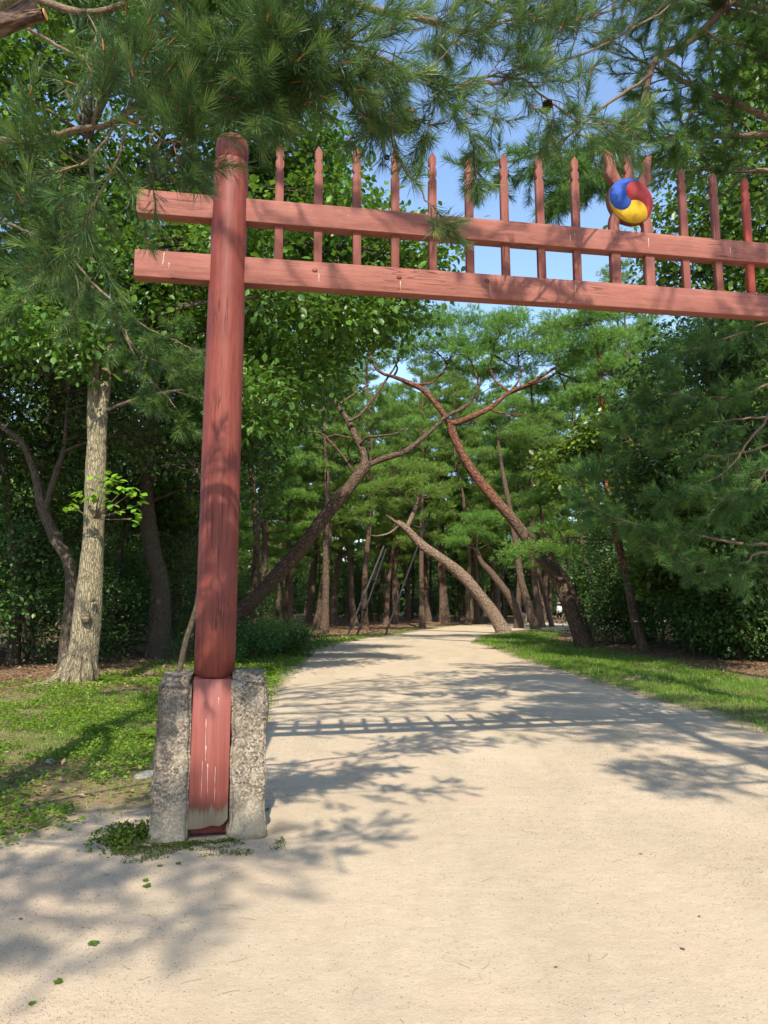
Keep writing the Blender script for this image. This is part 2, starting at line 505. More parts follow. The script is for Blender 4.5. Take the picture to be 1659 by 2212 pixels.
def path_nodes(n, o):
    big = n.noise(o, 0.35, 5, 0.6)
    streak = n.noise(n.mapping(o, (0.9, 0.22, 1)), 1.6, 5, 0.62, 0.5)
    med = n.noise(o, 6, 5, 0.65)
    c = n.ramp(big, [(0.3, (0.385, 0.305, 0.212)), (0.5, (0.445, 0.36, 0.255)), (0.72, (0.49, 0.405, 0.295))])
    c = n.mix(n.ramp(streak, [(0.36, (0.8,) * 3), (0.6, (0, 0, 0))]), c, (0.375, 0.305, 0.21))
    c = n.mix(n.ramp(med, [(0.45, (0, 0, 0)), (0.75, (0.4,) * 3)]), c, (0.51, 0.42, 0.31))
    damp = n.noise(n.mapping(o, (0.5, 0.16, 1)), 1.0, 6, 0.68, 1.2)
    c = n.mix(n.ramp(damp, [(0.52, (0, 0, 0)), (0.66, (0.5,) * 3)]), c, (0.345, 0.27, 0.195))
    rosy = n.noise(o, 0.9, 4, 0.6)
    c = n.mix(n.ramp(rosy, [(0.5, (0, 0, 0)), (0.7, (0.45,) * 3)]), c, (0.47, 0.345, 0.245))
    fine = n.noise(o, 150, 3, 0.75)
    c = n.mix(n.ramp(fine, [(0.30, (0.55,) * 3), (0.47, (0, 0, 0))]), c, (0.30, 0.23, 0.165))
    c = n.mix(n.ramp(fine, [(0.58, (0, 0, 0)), (0.75, (0.45,) * 3)]), c, (0.60, 0.52, 0.41))
    d = n.voro(o, 42, 'F1', 0)
    cl = n.voro(o, 42, 'F1', 1)
    sp = n.node('ShaderNodeSeparateColor'); n.lk(cl, sp.inputs[0])
    dens = n.ramp(n.noise(o, 0.8, 3), [(0.35, (0.05,) * 3), (0.7, (0.30,) * 3)])
    pick = n.math('LESS_THAN', sp.outputs[0], dens)
    dot = n.math('MULTIPLY', pick, n.ramp(d, [(0.16, (1, 1, 1)), (0.3, (0, 0, 0))]))
    c = n.mix(n.math('MULTIPLY', dot, 0.6), c, (0.20, 0.14, 0.10))
    h = n.math('ADD', n.math('ADD', n.math('MULTIPLY', fine, 0.35), n.math('MULTIPLY', med, 0.9)), n.math('ADD', n.math('MULTIPLY', streak, 1.4), n.math('MULTIPLY', damp, 1.2)))
    return c, h
def path_mat():
    m, nt = mat_new('sandy_path')
    n = N(nt)
    c, h = path_nodes(n, n.obj())
    n.bsdf(c, 0.95, 0.15, n.bump(h, 0.03, 0.7))
    return m
M['path'] = path_mat()
def ground_mat():
    m, nt = mat_new('forest_floor')
    n = N(nt)
    o = n.obj()
    pc, ph = path_nodes(n, o)
    a = n.noise(o, 1.1, 5, 0.6)
    b = n.noise(o, 14, 5, 0.7)
    f = n.voro(o, 24, 'F1', 1)
    sp = n.node('ShaderNodeSeparateColor'); n.lk(f, sp.inputs[0])
    lit = n.ramp(sp.outputs[0], [(0.0, (0.07, 0.042, 0.026)), (0.4, (0.16, 0.095, 0.055)), (0.75, (0.26, 0.17, 0.10)), (1.0, (0.36, 0.27, 0.18))])
    lit = n.mix(n.ramp(b, [(0.35, (0.6,) * 3), (0.6, (0, 0, 0))]), lit, (0.07, 0.045, 0.03))
    lit = n.mix(n.ramp(a, [(0.45, (0, 0, 0)), (0.7, (0.6,) * 3)]), lit, (0.23, 0.12, 0.065))
    grn = n.mix(n.ramp(b, [(0.35, (0, 0, 0)), (0.65, (1, 1, 1))]), (0.10, 0.085, 0.035), (0.17, 0.165, 0.06))
    grn = n.mix(n.ramp(a, [(0.42, (0, 0, 0)), (0.62, (0.75,) * 3)]), grn, n.mix(b, (0.14, 0.095, 0.055), (0.34, 0.26, 0.17)))
    c = n.mix(n.attr('grassy').outputs['Fac'], lit, grn)
    c = n.mix(n.attr('sandy').outputs['Fac'], c, pc)
    h = n.math('ADD', n.math('MULTIPLY', b, 0.8), n.math('MULTIPLY', sp.outputs[1], 0.3))
    n.bsdf(c, 0.95, 0.12, n.bump(h, 0.05, 0.8))
    return m
M['ground'] = ground_mat()
M['patch_dark'] = plain('dark_patch', (0.17, 0.15, 0.13), 0.9, 0.2, 0.25, 40)

# ------------------------------------------------------------------ ground and path
LP = [(-12, -5), (-12, 2), (-9, 4.3), (-4.5, 4.75), (-2.5, 4.95), (-2.0, 5.5), (-1.5, 6.1), (-1.44, 7.5), (-1.44, 9.4), (-1.59, 11.4), (-2.0, 15), (-2.18, 18.8), (-2.43, 26.5), (-1.53, 35.8), (0.55, 43.8), (2.95, 52.9), (6.5, 60.5), (13, 66), (24, 71), (42, 76)]
RP = [(14, -5), (14, 2), (14, 5.5), (11, 6.8), (8, 7.6), (6.2, 8.2), (5.3, 8.8), (4.85, 9.4), (4.6, 10.2), (4.5, 11.9), (4.4, 14.5), (4.25, 18), (4.1, 24), (4.1, 31), (4.3, 37), (7, 46.3), (11, 51.5), (17, 56), (27, 62), (44, 67)]
NROW = 700
LE = catmull(np.array(LP), NROW)
RE = catmull(np.array(RP), NROW)
def edge_noise(E, seed):
    i = np.arange(len(E))
    near = np.clip(E[:, 1] / 20, 0.35, 1.6)
    d = (fbm(E[:, 1] * 1.3 + seed, E[:, 0] * 1.3, 4) - 0.5) * 0.55 * near
    t = norm(np.gradient(E, axis=0))
    return E + np.stack([t[:, 1], -t[:, 0]], -1) * d[:, None]
LE, RE = edge_noise(LE, 3.0), edge_noise(RE, 40.0)
POLY = np.vstack([LE, RE[::-1]])
def in_path(x, y):
    x, y = np.asarray(x, float), np.asarray(y, float)
    r = np.zeros(x.shape, bool)
    P = POLY[::3]
    Q = np.roll(P, -1, 0)
    for (x0, y0), (x1, y1) in zip(P, Q):
        if y0 == y1: continue
        c = (y0 > y) != (y1 > y)
        r ^= c & (x < (x1 - x0) * (y - y0) / (y1 - y0) + x0)
    return r
_EDGE = np.vstack([LE[::2], RE[::2]])
def edge_dist(x, y):
    x, y = np.asarray(x, float).ravel(), np.asarray(y, float).ravel()
    out = np.empty(len(x))
    for k in range(0, len(x), 4000):
        d = (x[k:k + 4000, None] - _EDGE[None, :, 0]) ** 2 + (y[k:k + 4000, None] - _EDGE[None, :, 1]) ** 2
        out[k:k + 4000] = np.sqrt(d.min(1))
    return out
def height_raw(x, y, d, inside):
    z = 0.5 * sstep(45, 85, y)
    m = np.where(inside, 0, sstep(0.1, 2.5, d))
    z = z + m * (0.16 * (fbm(x * 0.35, y * 0.35, 3) - 0.45) + 0.05 * (fbm(x * 1.5 + 9, y * 1.5, 2) - 0.5))
    z = z + m * 0.16 * np.exp(-((x + 5.5) ** 2 + (y - 13.6) ** 2) / 6.0)
    z = z + m * 0.25 * np.exp(-((x - 8.6) ** 2 + (y - 48.6) ** 2) / 9.0)
    z = z + np.where(inside, 0, -0.012 * (1 - sstep(0, 0.3, d)))
    return z
def H(x, y):
    x, y = np.atleast_1d(np.asarray(x, float)), np.atleast_1d(np.asarray(y, float))
    return height_raw(x, y, edge_dist(x, y).reshape(x.shape), in_path(x, y))
def h1(x, y): return float(H(x, y)[0])

gx = np.concatenate([[-260, -150, -90, -60, -40, -28, -20], np.arange(-15, -7, 0.5), np.arange(-7, 7, 0.2), np.arange(7, 15.1, 0.5), [20, 28, 40, 60, 90, 150, 260]])
gy = np.concatenate([[-120, -60, -30, -12, -5], np.arange(-2, 15, 0.2), np.arange(15, 30, 0.4), np.arange(30, 60, 1.0), np.arange(60, 120, 3.0), [130, 160, 220, 400, 900]])
GX, GY = np.meshgrid(gx, gy)
fx, fy = GX.ravel(), GY.ravel()
gd = edge_dist(fx, fy)
gin = in_path(fx, fy)
gz = height_raw(fx, fy, gd, gin)
nx, ny = len(gx), len(gy)
ii = (np.arange(ny - 1)[:, None] * nx + np.arange(nx - 1)[None, :])
mb = MB()
mb.add(np.stack([fx, fy, gz], -1), np.stack([ii, ii + 1, ii + nx + 1, ii + nx], -1).reshape(-1, 4))

def grass_amount(x, y, d):
    """how green the verge is, by distance from the path edge"""
    left = x < 1.0
    n1 = fbm(x * 0.9, y * 0.55, 3)
    strip = np.where(left, 1 - sstep(0.8, 2.6, d), 1 - sstep(2.4, 5.0, d))
    lawn = np.exp(-(((x + 4.6) / 2.4) ** 2 + ((y - 9.8) / 3.6) ** 2) ** 1.5)
    lawn2 = np.where(left & (y > 14) & (y < 24), 1 - sstep(2.0, 5.0, d), 0)
    far = np.where(y > 45, 0.75, 1.0)
    a = np.maximum(np.maximum(strip, lawn), lawn2 * 0.7) * far
    lowleft = np.where(left & (y < 7.6), 0.55, 1.0)
    return np.clip(a * (0.35 + 1.3 * n1) * lowleft, 0, 1)
sandy = (1 - sstep(0.05, 0.5, gd - 0.5 * (fbm(fx * 2.2, fy * 2.2, 3) - 0.45)))
sandy = np.where(gin, 1, sandy * np.where((fx < 0) & (fy < 8), 1.0, 0.75))
grassy = np.where(gin, 0, grass_amount(fx, fy, gd) * sstep(0.0, 0.25, gd))
gm = mb.mesh('ground', M['ground'])
for nm, arr in (('sandy', sandy), ('grassy', grassy)):
    a = gm.attributes.new(nm, 'FLOAT', 'POINT')
    a.data.foreach_set('value', arr.astype(np.float32))
tag(link('ground', gm), kind='structure')

mb = MB()
K = 12
tt = np.linspace(0, 1, K)
i0 = int(np.argmax(LE[:, 1] > 9.4))
PV = LE[i0:, None, :] * (1 - tt)[None, :, None] + RE[i0:, None, :] * tt[None, :, None]
pz = 0.5 * sstep(45, 85, PV[..., 1]) + 0.004
pv = np.concatenate([PV, pz[..., None]], -1).reshape(-1, 3)
ii = (np.arange(NROW - 1 - i0)[:, None] * K + np.arange(K - 1)[None, :])
mb.add(pv, np.stack([ii, ii + 1, ii + K + 1, ii + K], -1).reshape(-1, 4))
from mathutils.geometry import tessellate_polygon
ap = np.vstack([LE[:i0 + 1], PV[0, 1:-1], RE[i0::-1]])
keep = [0]
for q in range(1, len(ap)):
    if np.hypot(*(ap[q] - ap[keep[-1]])) > 0.02: keep.append(q)
ap = ap[keep]
tri = tessellate_polygon([[Vector((p[0], p[1], 0)) for p in ap]])
tri = np.array([t if np.cross(ap[t[1]] - ap[t[0]], ap[t[2]] - ap[t[0]]) > 0 else (t[0], t[2], t[1]) for t in tri])
mb.add(np.c_[ap, np.full(len(ap), 0.004)], tri)
tag(mb.obj('path', M['path']), kind='structure')
# flat dark patch just above the ground at the edge of the path
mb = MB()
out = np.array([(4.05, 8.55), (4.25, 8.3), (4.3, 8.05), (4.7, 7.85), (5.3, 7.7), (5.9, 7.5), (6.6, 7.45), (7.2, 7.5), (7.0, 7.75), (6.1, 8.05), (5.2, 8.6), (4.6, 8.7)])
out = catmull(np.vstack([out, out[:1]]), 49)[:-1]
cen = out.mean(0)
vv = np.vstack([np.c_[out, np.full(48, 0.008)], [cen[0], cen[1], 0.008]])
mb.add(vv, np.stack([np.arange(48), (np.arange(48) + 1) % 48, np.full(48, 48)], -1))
tag(mb.obj('edge_patch', M['patch_dark']), kind='structure')
#@@PART2
# ------------------------------------------------------------------ the gate
AL = R(11.0)
gate = thing('spiked_gate', 'tall weathered red wooden gate with two long beams and a row of spikes', 'gate', (-1.195, 5.40, 0), AL)
TILT = 0.0178
SPAN = 6.77
HT = lambda s: TILT * s
# posts
for k, s in enumerate((0.0, SPAN)):
    rg = np.random.default_rng(20 + k)
    zz = np.array([1.07, 1.075, 1.5, 2.2, 3.0, 3.8, 4.5, 4.95, 4.985, 4.995])
    rr = np.array([0.134, 0.143, 0.1435, 0.1425, 0.141, 0.1385, 0.136, 0.134, 0.130, 0.118])
    zz = zz + (HT(s) if s else 0)
    mb = MB()
    tube(mb, np.c_[np.full(10, s) + 0.004 * np.sin(zz * 1.4) - 0.026 * np.clip(1 - zz / 4.0, 0, 1), np.zeros(10), zz], rr, 40, cap=True)
    post = mb.obj('post', M['post_paint'], gate)
    mb = MB()
    zc = np.array([4.985, 5.0, 5.02, 5.1, 5.17, 5.195, 5.205]) + (HT(s) if s else 0)
    tube(mb, np.c_[np.full(7, s + 0.006), np.zeros(7), zc], np.array([0.112, 0.118, 0.127, 0.127, 0.118, 0.095, 0.05]), 32, cap=True)
    mb.obj('post_cap', M['post_paint'], post)
    # flat tenon between the stones, boarded front and back
    s = s - 0.022
    mb = MB()
    box(mb, (s - 0.128, -0.10, 0.03), (s + 0.128, 0.10, 1.075), bev=0.004)
    mb.obj('post_tenon', M['post_paint'], gate)
    for sgn in (-1, 1):
        mb = MB()
        y0, y1 = sorted((sgn * 0.128, sgn * 0.165))
        ol = [(s - 0.136, 0.075), (s - 0.05, 0.078), (s + 0.02, 0.095), (s + 0.07, 0.088), (s + 0.098, 0.10), (s + 0.128, 0.135), (s + 0.130, 0.6), (s + 0.132, 1.062), (s - 0.126, 1.066), (s - 0.131, 0.5)]
        prism(mb, ol, y0, y1, bev=0.004)
        mb.obj('base_board', M['plank_paint'], gate, smooth=False)
# beams
for nm, z0, z1, e in (('lower_beam', 4.001, 4.213, 0.68), ('upper_beam', 4.500, 4.690, 0.685)):
    mb = MB()
    box(mb, (-e, -0.052, z0), (SPAN + e, 0.052, z1), TILT, bev=0.006)
    mb.obj(nm, M['beam_paint'], gate, smooth=False)
# pickets with a pointed, twice notched head
def picket_outline(s, zb, zt, wd=0.033):
    w2 = wd
    z = zt
    Rr = [(s + w2 * 0.12, z), (s + w2 * 0.9, z - 0.045), (s + w2 * 0.95, z - 0.10), (s + w2 * 0.58, z - 0.122), (s + w2 * 1.0, z - 0.15), (s + w2 * 1.02, z - 0.195), (s + w2 * 0.62, z - 0.216), (s + w2, z - 0.245), (s + w2, zb)]
    Lf = [(2 * s - x, q) for x, q in Rr[::-1]]
    return Lf + Rr
tops = {0.381: 5.198, 0.686: 5.205, 0.998: 5.222, 1.305: 5.24, 1.618: 5.255, 1.934: 5.283, 2.244: 5.312, 2.559: 5.33, 2.877: 5.342}
pk = []
for s, z in tops.items():
    pk.append((s, z)); pk.append((SPAN - s, z))
rg = random.Random(4)
for s, z in sorted(pk):
    lean = rg.uniform(-0.006, 0.006)
    mb = MB()
    ol = [(x + lean * (q - 4.1), q + HT(s)) for x, q in picket_outline(s, 4.10, z + rg.uniform(-0.008, 0.008))]
    prism(mb, ol, -0.022, 0.022, bev=0.003)
    mb.obj('picket', M['fresh_paint' if abs(s - (SPAN - 2.244)) < 0.01 else 'picket_paint'], gate, smooth=False)
# emblem: disc with three swirling lobes, two curved legs, two horns and a spike
EC = (3.385, 5.041)
ERAD = 0.208
ez = lambda z: z
mb = MB()
ang = np.linspace(0, 2 * np.pi, 72, endpoint=False)
prism(mb, [(EC[0] + ERAD * math.cos(a), EC[1] + ERAD * math.sin(a)) for a in ang], -0.032, 0.025, bev=0.002)
disc = mb.obj('emblem_disc', M['picket_paint'], gate, smooth=False)
def semi(phi, n=22):
    """from the centre to the rim, bulging to the counter-clockwise side"""
    c = np.array([math.cos(phi), math.sin(phi)]) * 0.5
    t = np.linspace(math.pi, 0, n)
    u = np.array([math.cos(phi), math.sin(phi)])
    v = np.array([-u[1], u[0]])
    return [c + 0.5 * (u * math.cos(a) + v * math.sin(a)) for a in t]
for nm, a0, mt in (('blue_lobe', 56, 'blue'), ('yellow_lobe', 176, 'yellow'), ('red_lobe', 296, 'red')):
    p = semi(R(a0))
    rim = [np.array([math.cos(R(a0 + q)), math.sin(R(a0 + q))]) for q in np.linspace(0, 120, 30)[1:-1]]
    q = semi(R(a0 + 120))[::-1]
    ol = [(EC[0] + 0.206 * v[0], EC[1] + 0.206 * v[1]) for v in list(p) + rim + list(q[:-1])]
    mb = MB()
    prism(mb, ol, -0.037, -0.0315)
    mb.obj(nm, M[mt], disc, smooth=False)
for sg in (-1, 1):
    # leg: straight between and through the beams, bending in to the disc above
    ctr = catmull([(0.158, 4.1), (0.158, 4.5), (0.158, 4.72), (0.153, 4.80), (0.125, 4.87), (0.085, 4.92)], 30)
    tn = norm(np.gradient(ctr, axis=0))
    nr = np.stack([tn[:, 1], -tn[:, 0]], -1)
    a, b = ctr + nr * 0.041, ctr - nr * 0.041
    ol = [(EC[0] + sg * x, z + HT(3.385)*0.8) for x, z in list(a) + list(b[::-1])]
    mb = MB()
    prism(mb, ol, -0.03, 0.03, bev=0.003)
    mb.obj('emblem_leg', M['picket_paint'], gate, smooth=False)
    o1 = catmull([(0.075, 5.23), (0.10, 5.276), (0.122, 5.321), (0.13, 5.391), (0.16, 5.461), (0.20, 5.489), (0.224, 5.493)], 18)
    o2 = catmull([(0.224, 5.493), (0.216, 5.411), (0.204, 5.341), (0.212, 5.281), (0.19, 5.231), (0.15, 5.185)], 18)
    ol = [(EC[0] + sg * x, z) for x, z in list(o1) + list(o2[1:])]
    mb = MB()
    prism(mb, ol, -0.03, 0.03, bev=0.003)
    mb.obj('horn', M['picket_paint'], gate, smooth=False)
mb = MB()
prism(mb, picket_outline(EC[0], 5.15, 5.52, 0.04), -0.026, 0.026, bev=0.003)
mb.obj('center_spike', M['picket_paint'], gate, smooth=False)
# knots and whitish drips on the beams and the board
def drip(x, z, ln, wd, y, seed, mt='lime'):
    rg = np.random.default_rng(seed)
    n = 9
    t = np.linspace(0, 1, n)
    wd = wd * 0.7
    cx = x + np.cumsum(rg.normal(0, wd * 0.25, n))
    hw = wd * (0.25 + 0.75 * rg.random(n)) * (1 - 0.6 * t)
    zz = z - t * ln
    ol = list(zip(cx - hw, zz + TILT * x)) + list(zip((cx + hw)[::-1], zz[::-1] + TILT * x))
    mb = MB()
    prism(mb, ol, y - 0.0015, y + 0.001)
    return mb.obj('bird_dropping' if mt == 'lime' else 'resin_run', M[mt], gate, smooth=False)
drip(-0.47, 4.20, 0.12, 0.012, -0.0525, 3)
drip(-0.43, 4.12, 0.05, 0.008, -0.0525, 4)
for i, (x, z, l) in enumerate([(0.69, 4.11, 0.07), (1.34, 4.10, 0.08), (2.08, 4.12, 0.08), (2.83, 4.17, 0.11), (0.92, 4.62, 0.02), (2.84, 4.63, 0.05), (2.80, 4.61, 0.06), (3.52, 4.64, 0.10), (4.30, 4.62, 0.06)]):
    drip(x, z, l, 0.008, -0.0525, 30 + i)
for i, (x, z, l, wd) in enumerate([(-0.055, 0.80, 0.28, 0.004), (-0.05, 0.62, 0.12, 0.006), (-0.07, 0.52, 0.24, 0.004), (-0.038, 0.50, 0.2, 0.005), (0.015, 0.48, 0.24, 0.004), (0.025, 0.94, 0.06, 0.004)]):
    drip(x, z, l, wd, -0.1655, 60 + i)
for i, (x, z) in enumerate([(0.66, 4.14), (1.33, 4.13), (2.06, 4.15)]):
    a = np.linspace(0, 2 * np.pi, 14, endpoint=False)
    mb = MB()
    prism(mb, [(x + 0.022 * math.cos(q), z + TILT * x + 0.016 * math.sin(q)) for q in a], -0.0545, -0.051)
    mb.obj('knot', M['post_paint'], gate, smooth=False)

# granite stones that clamp the post
def rough_stone(name, label, x0, x1, y0, y1, z1, seed, taper):
    bm = bmesh.new()
    bmesh.ops.create_cube(bm, size=1)
    bmesh.ops.bevel(bm, geom=bm.edges[:], offset=0.05, segments=2, affect='EDGES')
    bmesh.ops.subdivide_edges(bm, edges=bm.edges[:], cuts=6, use_grid_fill=True)
    bmesh.ops.subdivide_edges(bm, edges=[e for e in bm.edges if abs(e.verts[0].co.z - e.verts[1].co.z) > 0.04], cuts=2, use_grid_fill=True)
    bmesh.ops.triangulate(bm, faces=[f for f in bm.faces if len(f.verts) > 4])
    sd = Vector((seed * 7.3, seed * 3.1, seed * 1.7))
    bm.normal_update()
    vs = []
    for v in bm.verts:
        u, vv, q = v.co.x + 0.5, v.co.y + 0.5, v.co.z + 0.5
        tp = 1 - q
        X = (x0 - taper[0] * tp) * (1 - u) + (x1 + taper[1] * tp) * u
        Y = (y0 - 0.03 * tp) * (1 - vv) + (y1 + 0.03 * tp) * vv
        Z = -0.05 + (z1 + 0.05) * q
        p = Vector((X, Y, Z))
        d = 0.034 * (mnoise.fractal(p * 3.2 + sd, 1.0, 2.0, 4)) + 0.008 * mnoise.fractal(p * 14 + sd, 1.0, 2.0, 3)
        vs.append((v, p + v.normal * d))
    for v, p in vs: v.co = p
    me = bpy.data.meshes.new(name)
    bm.to_mesh(me); bm.free()
    for f in me.polygons: f.use_smooth = True
    me.materials.append(M['granite'])
    o = link(name, me)
    o.location = gate.location
    o.rotation_euler = gate.rotation_euler
    return tag(o, label, 'stone post', 'granite stones clamping the gate post')
rough_stone('stone_post', 'rough granite block with chipped outer edge, on the grass side of the red post', -0.38, -0.152, -0.17, 0.2, 1.095, 1.0, (0.02, 0.0))
rough_stone('stone_post', 'squarer granite block with flat top, on the path side of the red post', 0.112, 0.352, -0.17, 0.2, 1.105, 2.0, (0.0, 0.0))

# ------------------------------------------------------------------ foliage helpers
LEAF = np.array([(0, 0, 0), (0.24, 0.3, 0.06), (0.31, 0.64, 0.05), (0, 1, -0.06), (-0.31, 0.64, 0.05), (-0.24, 0.3, 0.06)])
LEAF_F = np.array([[0, 1, 2, 3], [0, 3, 4, 5]])
DIA = np.array([(0, 0, 0), (0.33, 0.5, 0.07), (0, 1, -0.04), (-0.33, 0.5, 0.07)])
DIA_F = np.array([[0, 1, 2], [0, 2, 3]])
def put_leaves(mb, P, A, Nn, size, var, tmpl=LEAF, tf=LEAF_F):
    n = len(P)
    if n == 0: return
    A = norm(A)
    X = norm(np.cross(A, Nn))
    Z = np.cross(X, A)
    T = tmpl[None] * np.asarray(size).reshape(-1, 1, 1)
    V = P[:, None] + T[..., 0:1] * X[:, None] + T[..., 1:2] * A[:, None] + T[..., 2:3] * Z[:, None]
    k = len(tmpl)
    F = (np.arange(n) * k)[:, None, None] + tf[None]
    mb.add(V.reshape(-1, 3), F.reshape(-1, tf.shape[1]), np.repeat(var, k))
def rand_dir(rng, n):
    return norm(rng.normal(size=(n, 3)))
def clump_leaves(mb, rng, C, sig, k, size, var0, flat=0.75, tmpl=LEAF, tf=LEAF_F):
    C = np.repeat(C, k, 0)
    off = rng.normal(size=C.shape) * sig * np.array([1, 1, flat])
    ln = size * rng.uniform(0.5, 1.35, len(C))
    A = norm(off) * 0.9 + rand_dir(rng, len(C)) * 0.6 + np.array([0, 0, -0.25])
    Nn = np.array([0, 0, 1.0]) + rand_dir(rng, len(C)) * 0.75
    var = np.clip(np.repeat(var0, k) + rng.normal(0, 0.16, len(C)), 0, 1)
    put_leaves(mb, C + off, A, Nn, ln, var, tmpl, tf)
def tuft_tmpl(rng, n, width, lo, hi, stem=0.0):
    V, F = [], []
    for i in range(n):
        az = rng.uniform(0, 2 * np.pi)
        th = R(rng.uniform(lo, hi))
        d = np.array([math.sin(th) * math.cos(az), math.sin(th) * math.sin(az), math.cos(th)])
        s = norm(np.cross(d, rand_dir(rng, 1)[0])) * width * 0.5
        b = np.array([0, 0, rng.uniform(0, stem)])
        l = rng.uniform(0.75, 1.1)
        V += [b - s * 0.6, b + s * 0.6, b + d * l * 0.55 + s + np.array([0, 0, -0.02]), b + d * l]
        F += [[4 * i, 4 * i + 1, 4 * i + 2], [4 * i, 4 * i + 2, 4 * i + 3]]
    return np.array(V), np.array(F)
def put_tufts(mb, rng, P, D, L, var, tm):
    P, D = np.asarray(P, float).reshape(-1, 3), norm(np.asarray(D, float).reshape(-1, 3))
    n = len(P)
    X = norm(np.cross(D, rand_dir(rng, n)))
    Y = np.cross(D, X)
    pick = rng.integers(0, len(tm), n)
    L = np.broadcast_to(L, (n,))
    for k, (tv, tf) in enumerate(tm):
        m = pick == k
        q = int(m.sum())
        if not q: continue
        T = tv[None] * L[m][:, None, None]
        V = P[m][:, None] + T[..., 0:1] * X[m][:, None] + T[..., 1:2] * Y[m][:, None] + T[..., 2:3] * D[m][:, None]
        F = (np.arange(q) * len(tv))[:, None, None] + tf[None]
        mb.add(V.reshape(-1, 3), F.reshape(-1, 3), np.repeat(np.asarray(var)[m], len(tv)))
_tr = np.random.default_rng(77)
TUFT_NEAR = [tuft_tmpl(_tr, 22, 0.026, 10, 62, 0.3) for _ in range(7)]
TUFT_TIP = [tuft_tmpl(_tr, 40, 0.026, 3, 34, 0.55) for _ in range(4)]
TUFT_MID = [tuft_tmpl(_tr, 20, 0.045, 6, 62, 0.4) for _ in range(6)]
TUFT_FAR = [tuft_tmpl(_tr, 10, 0.10, 10, 72, 0.3) for _ in range(6)]

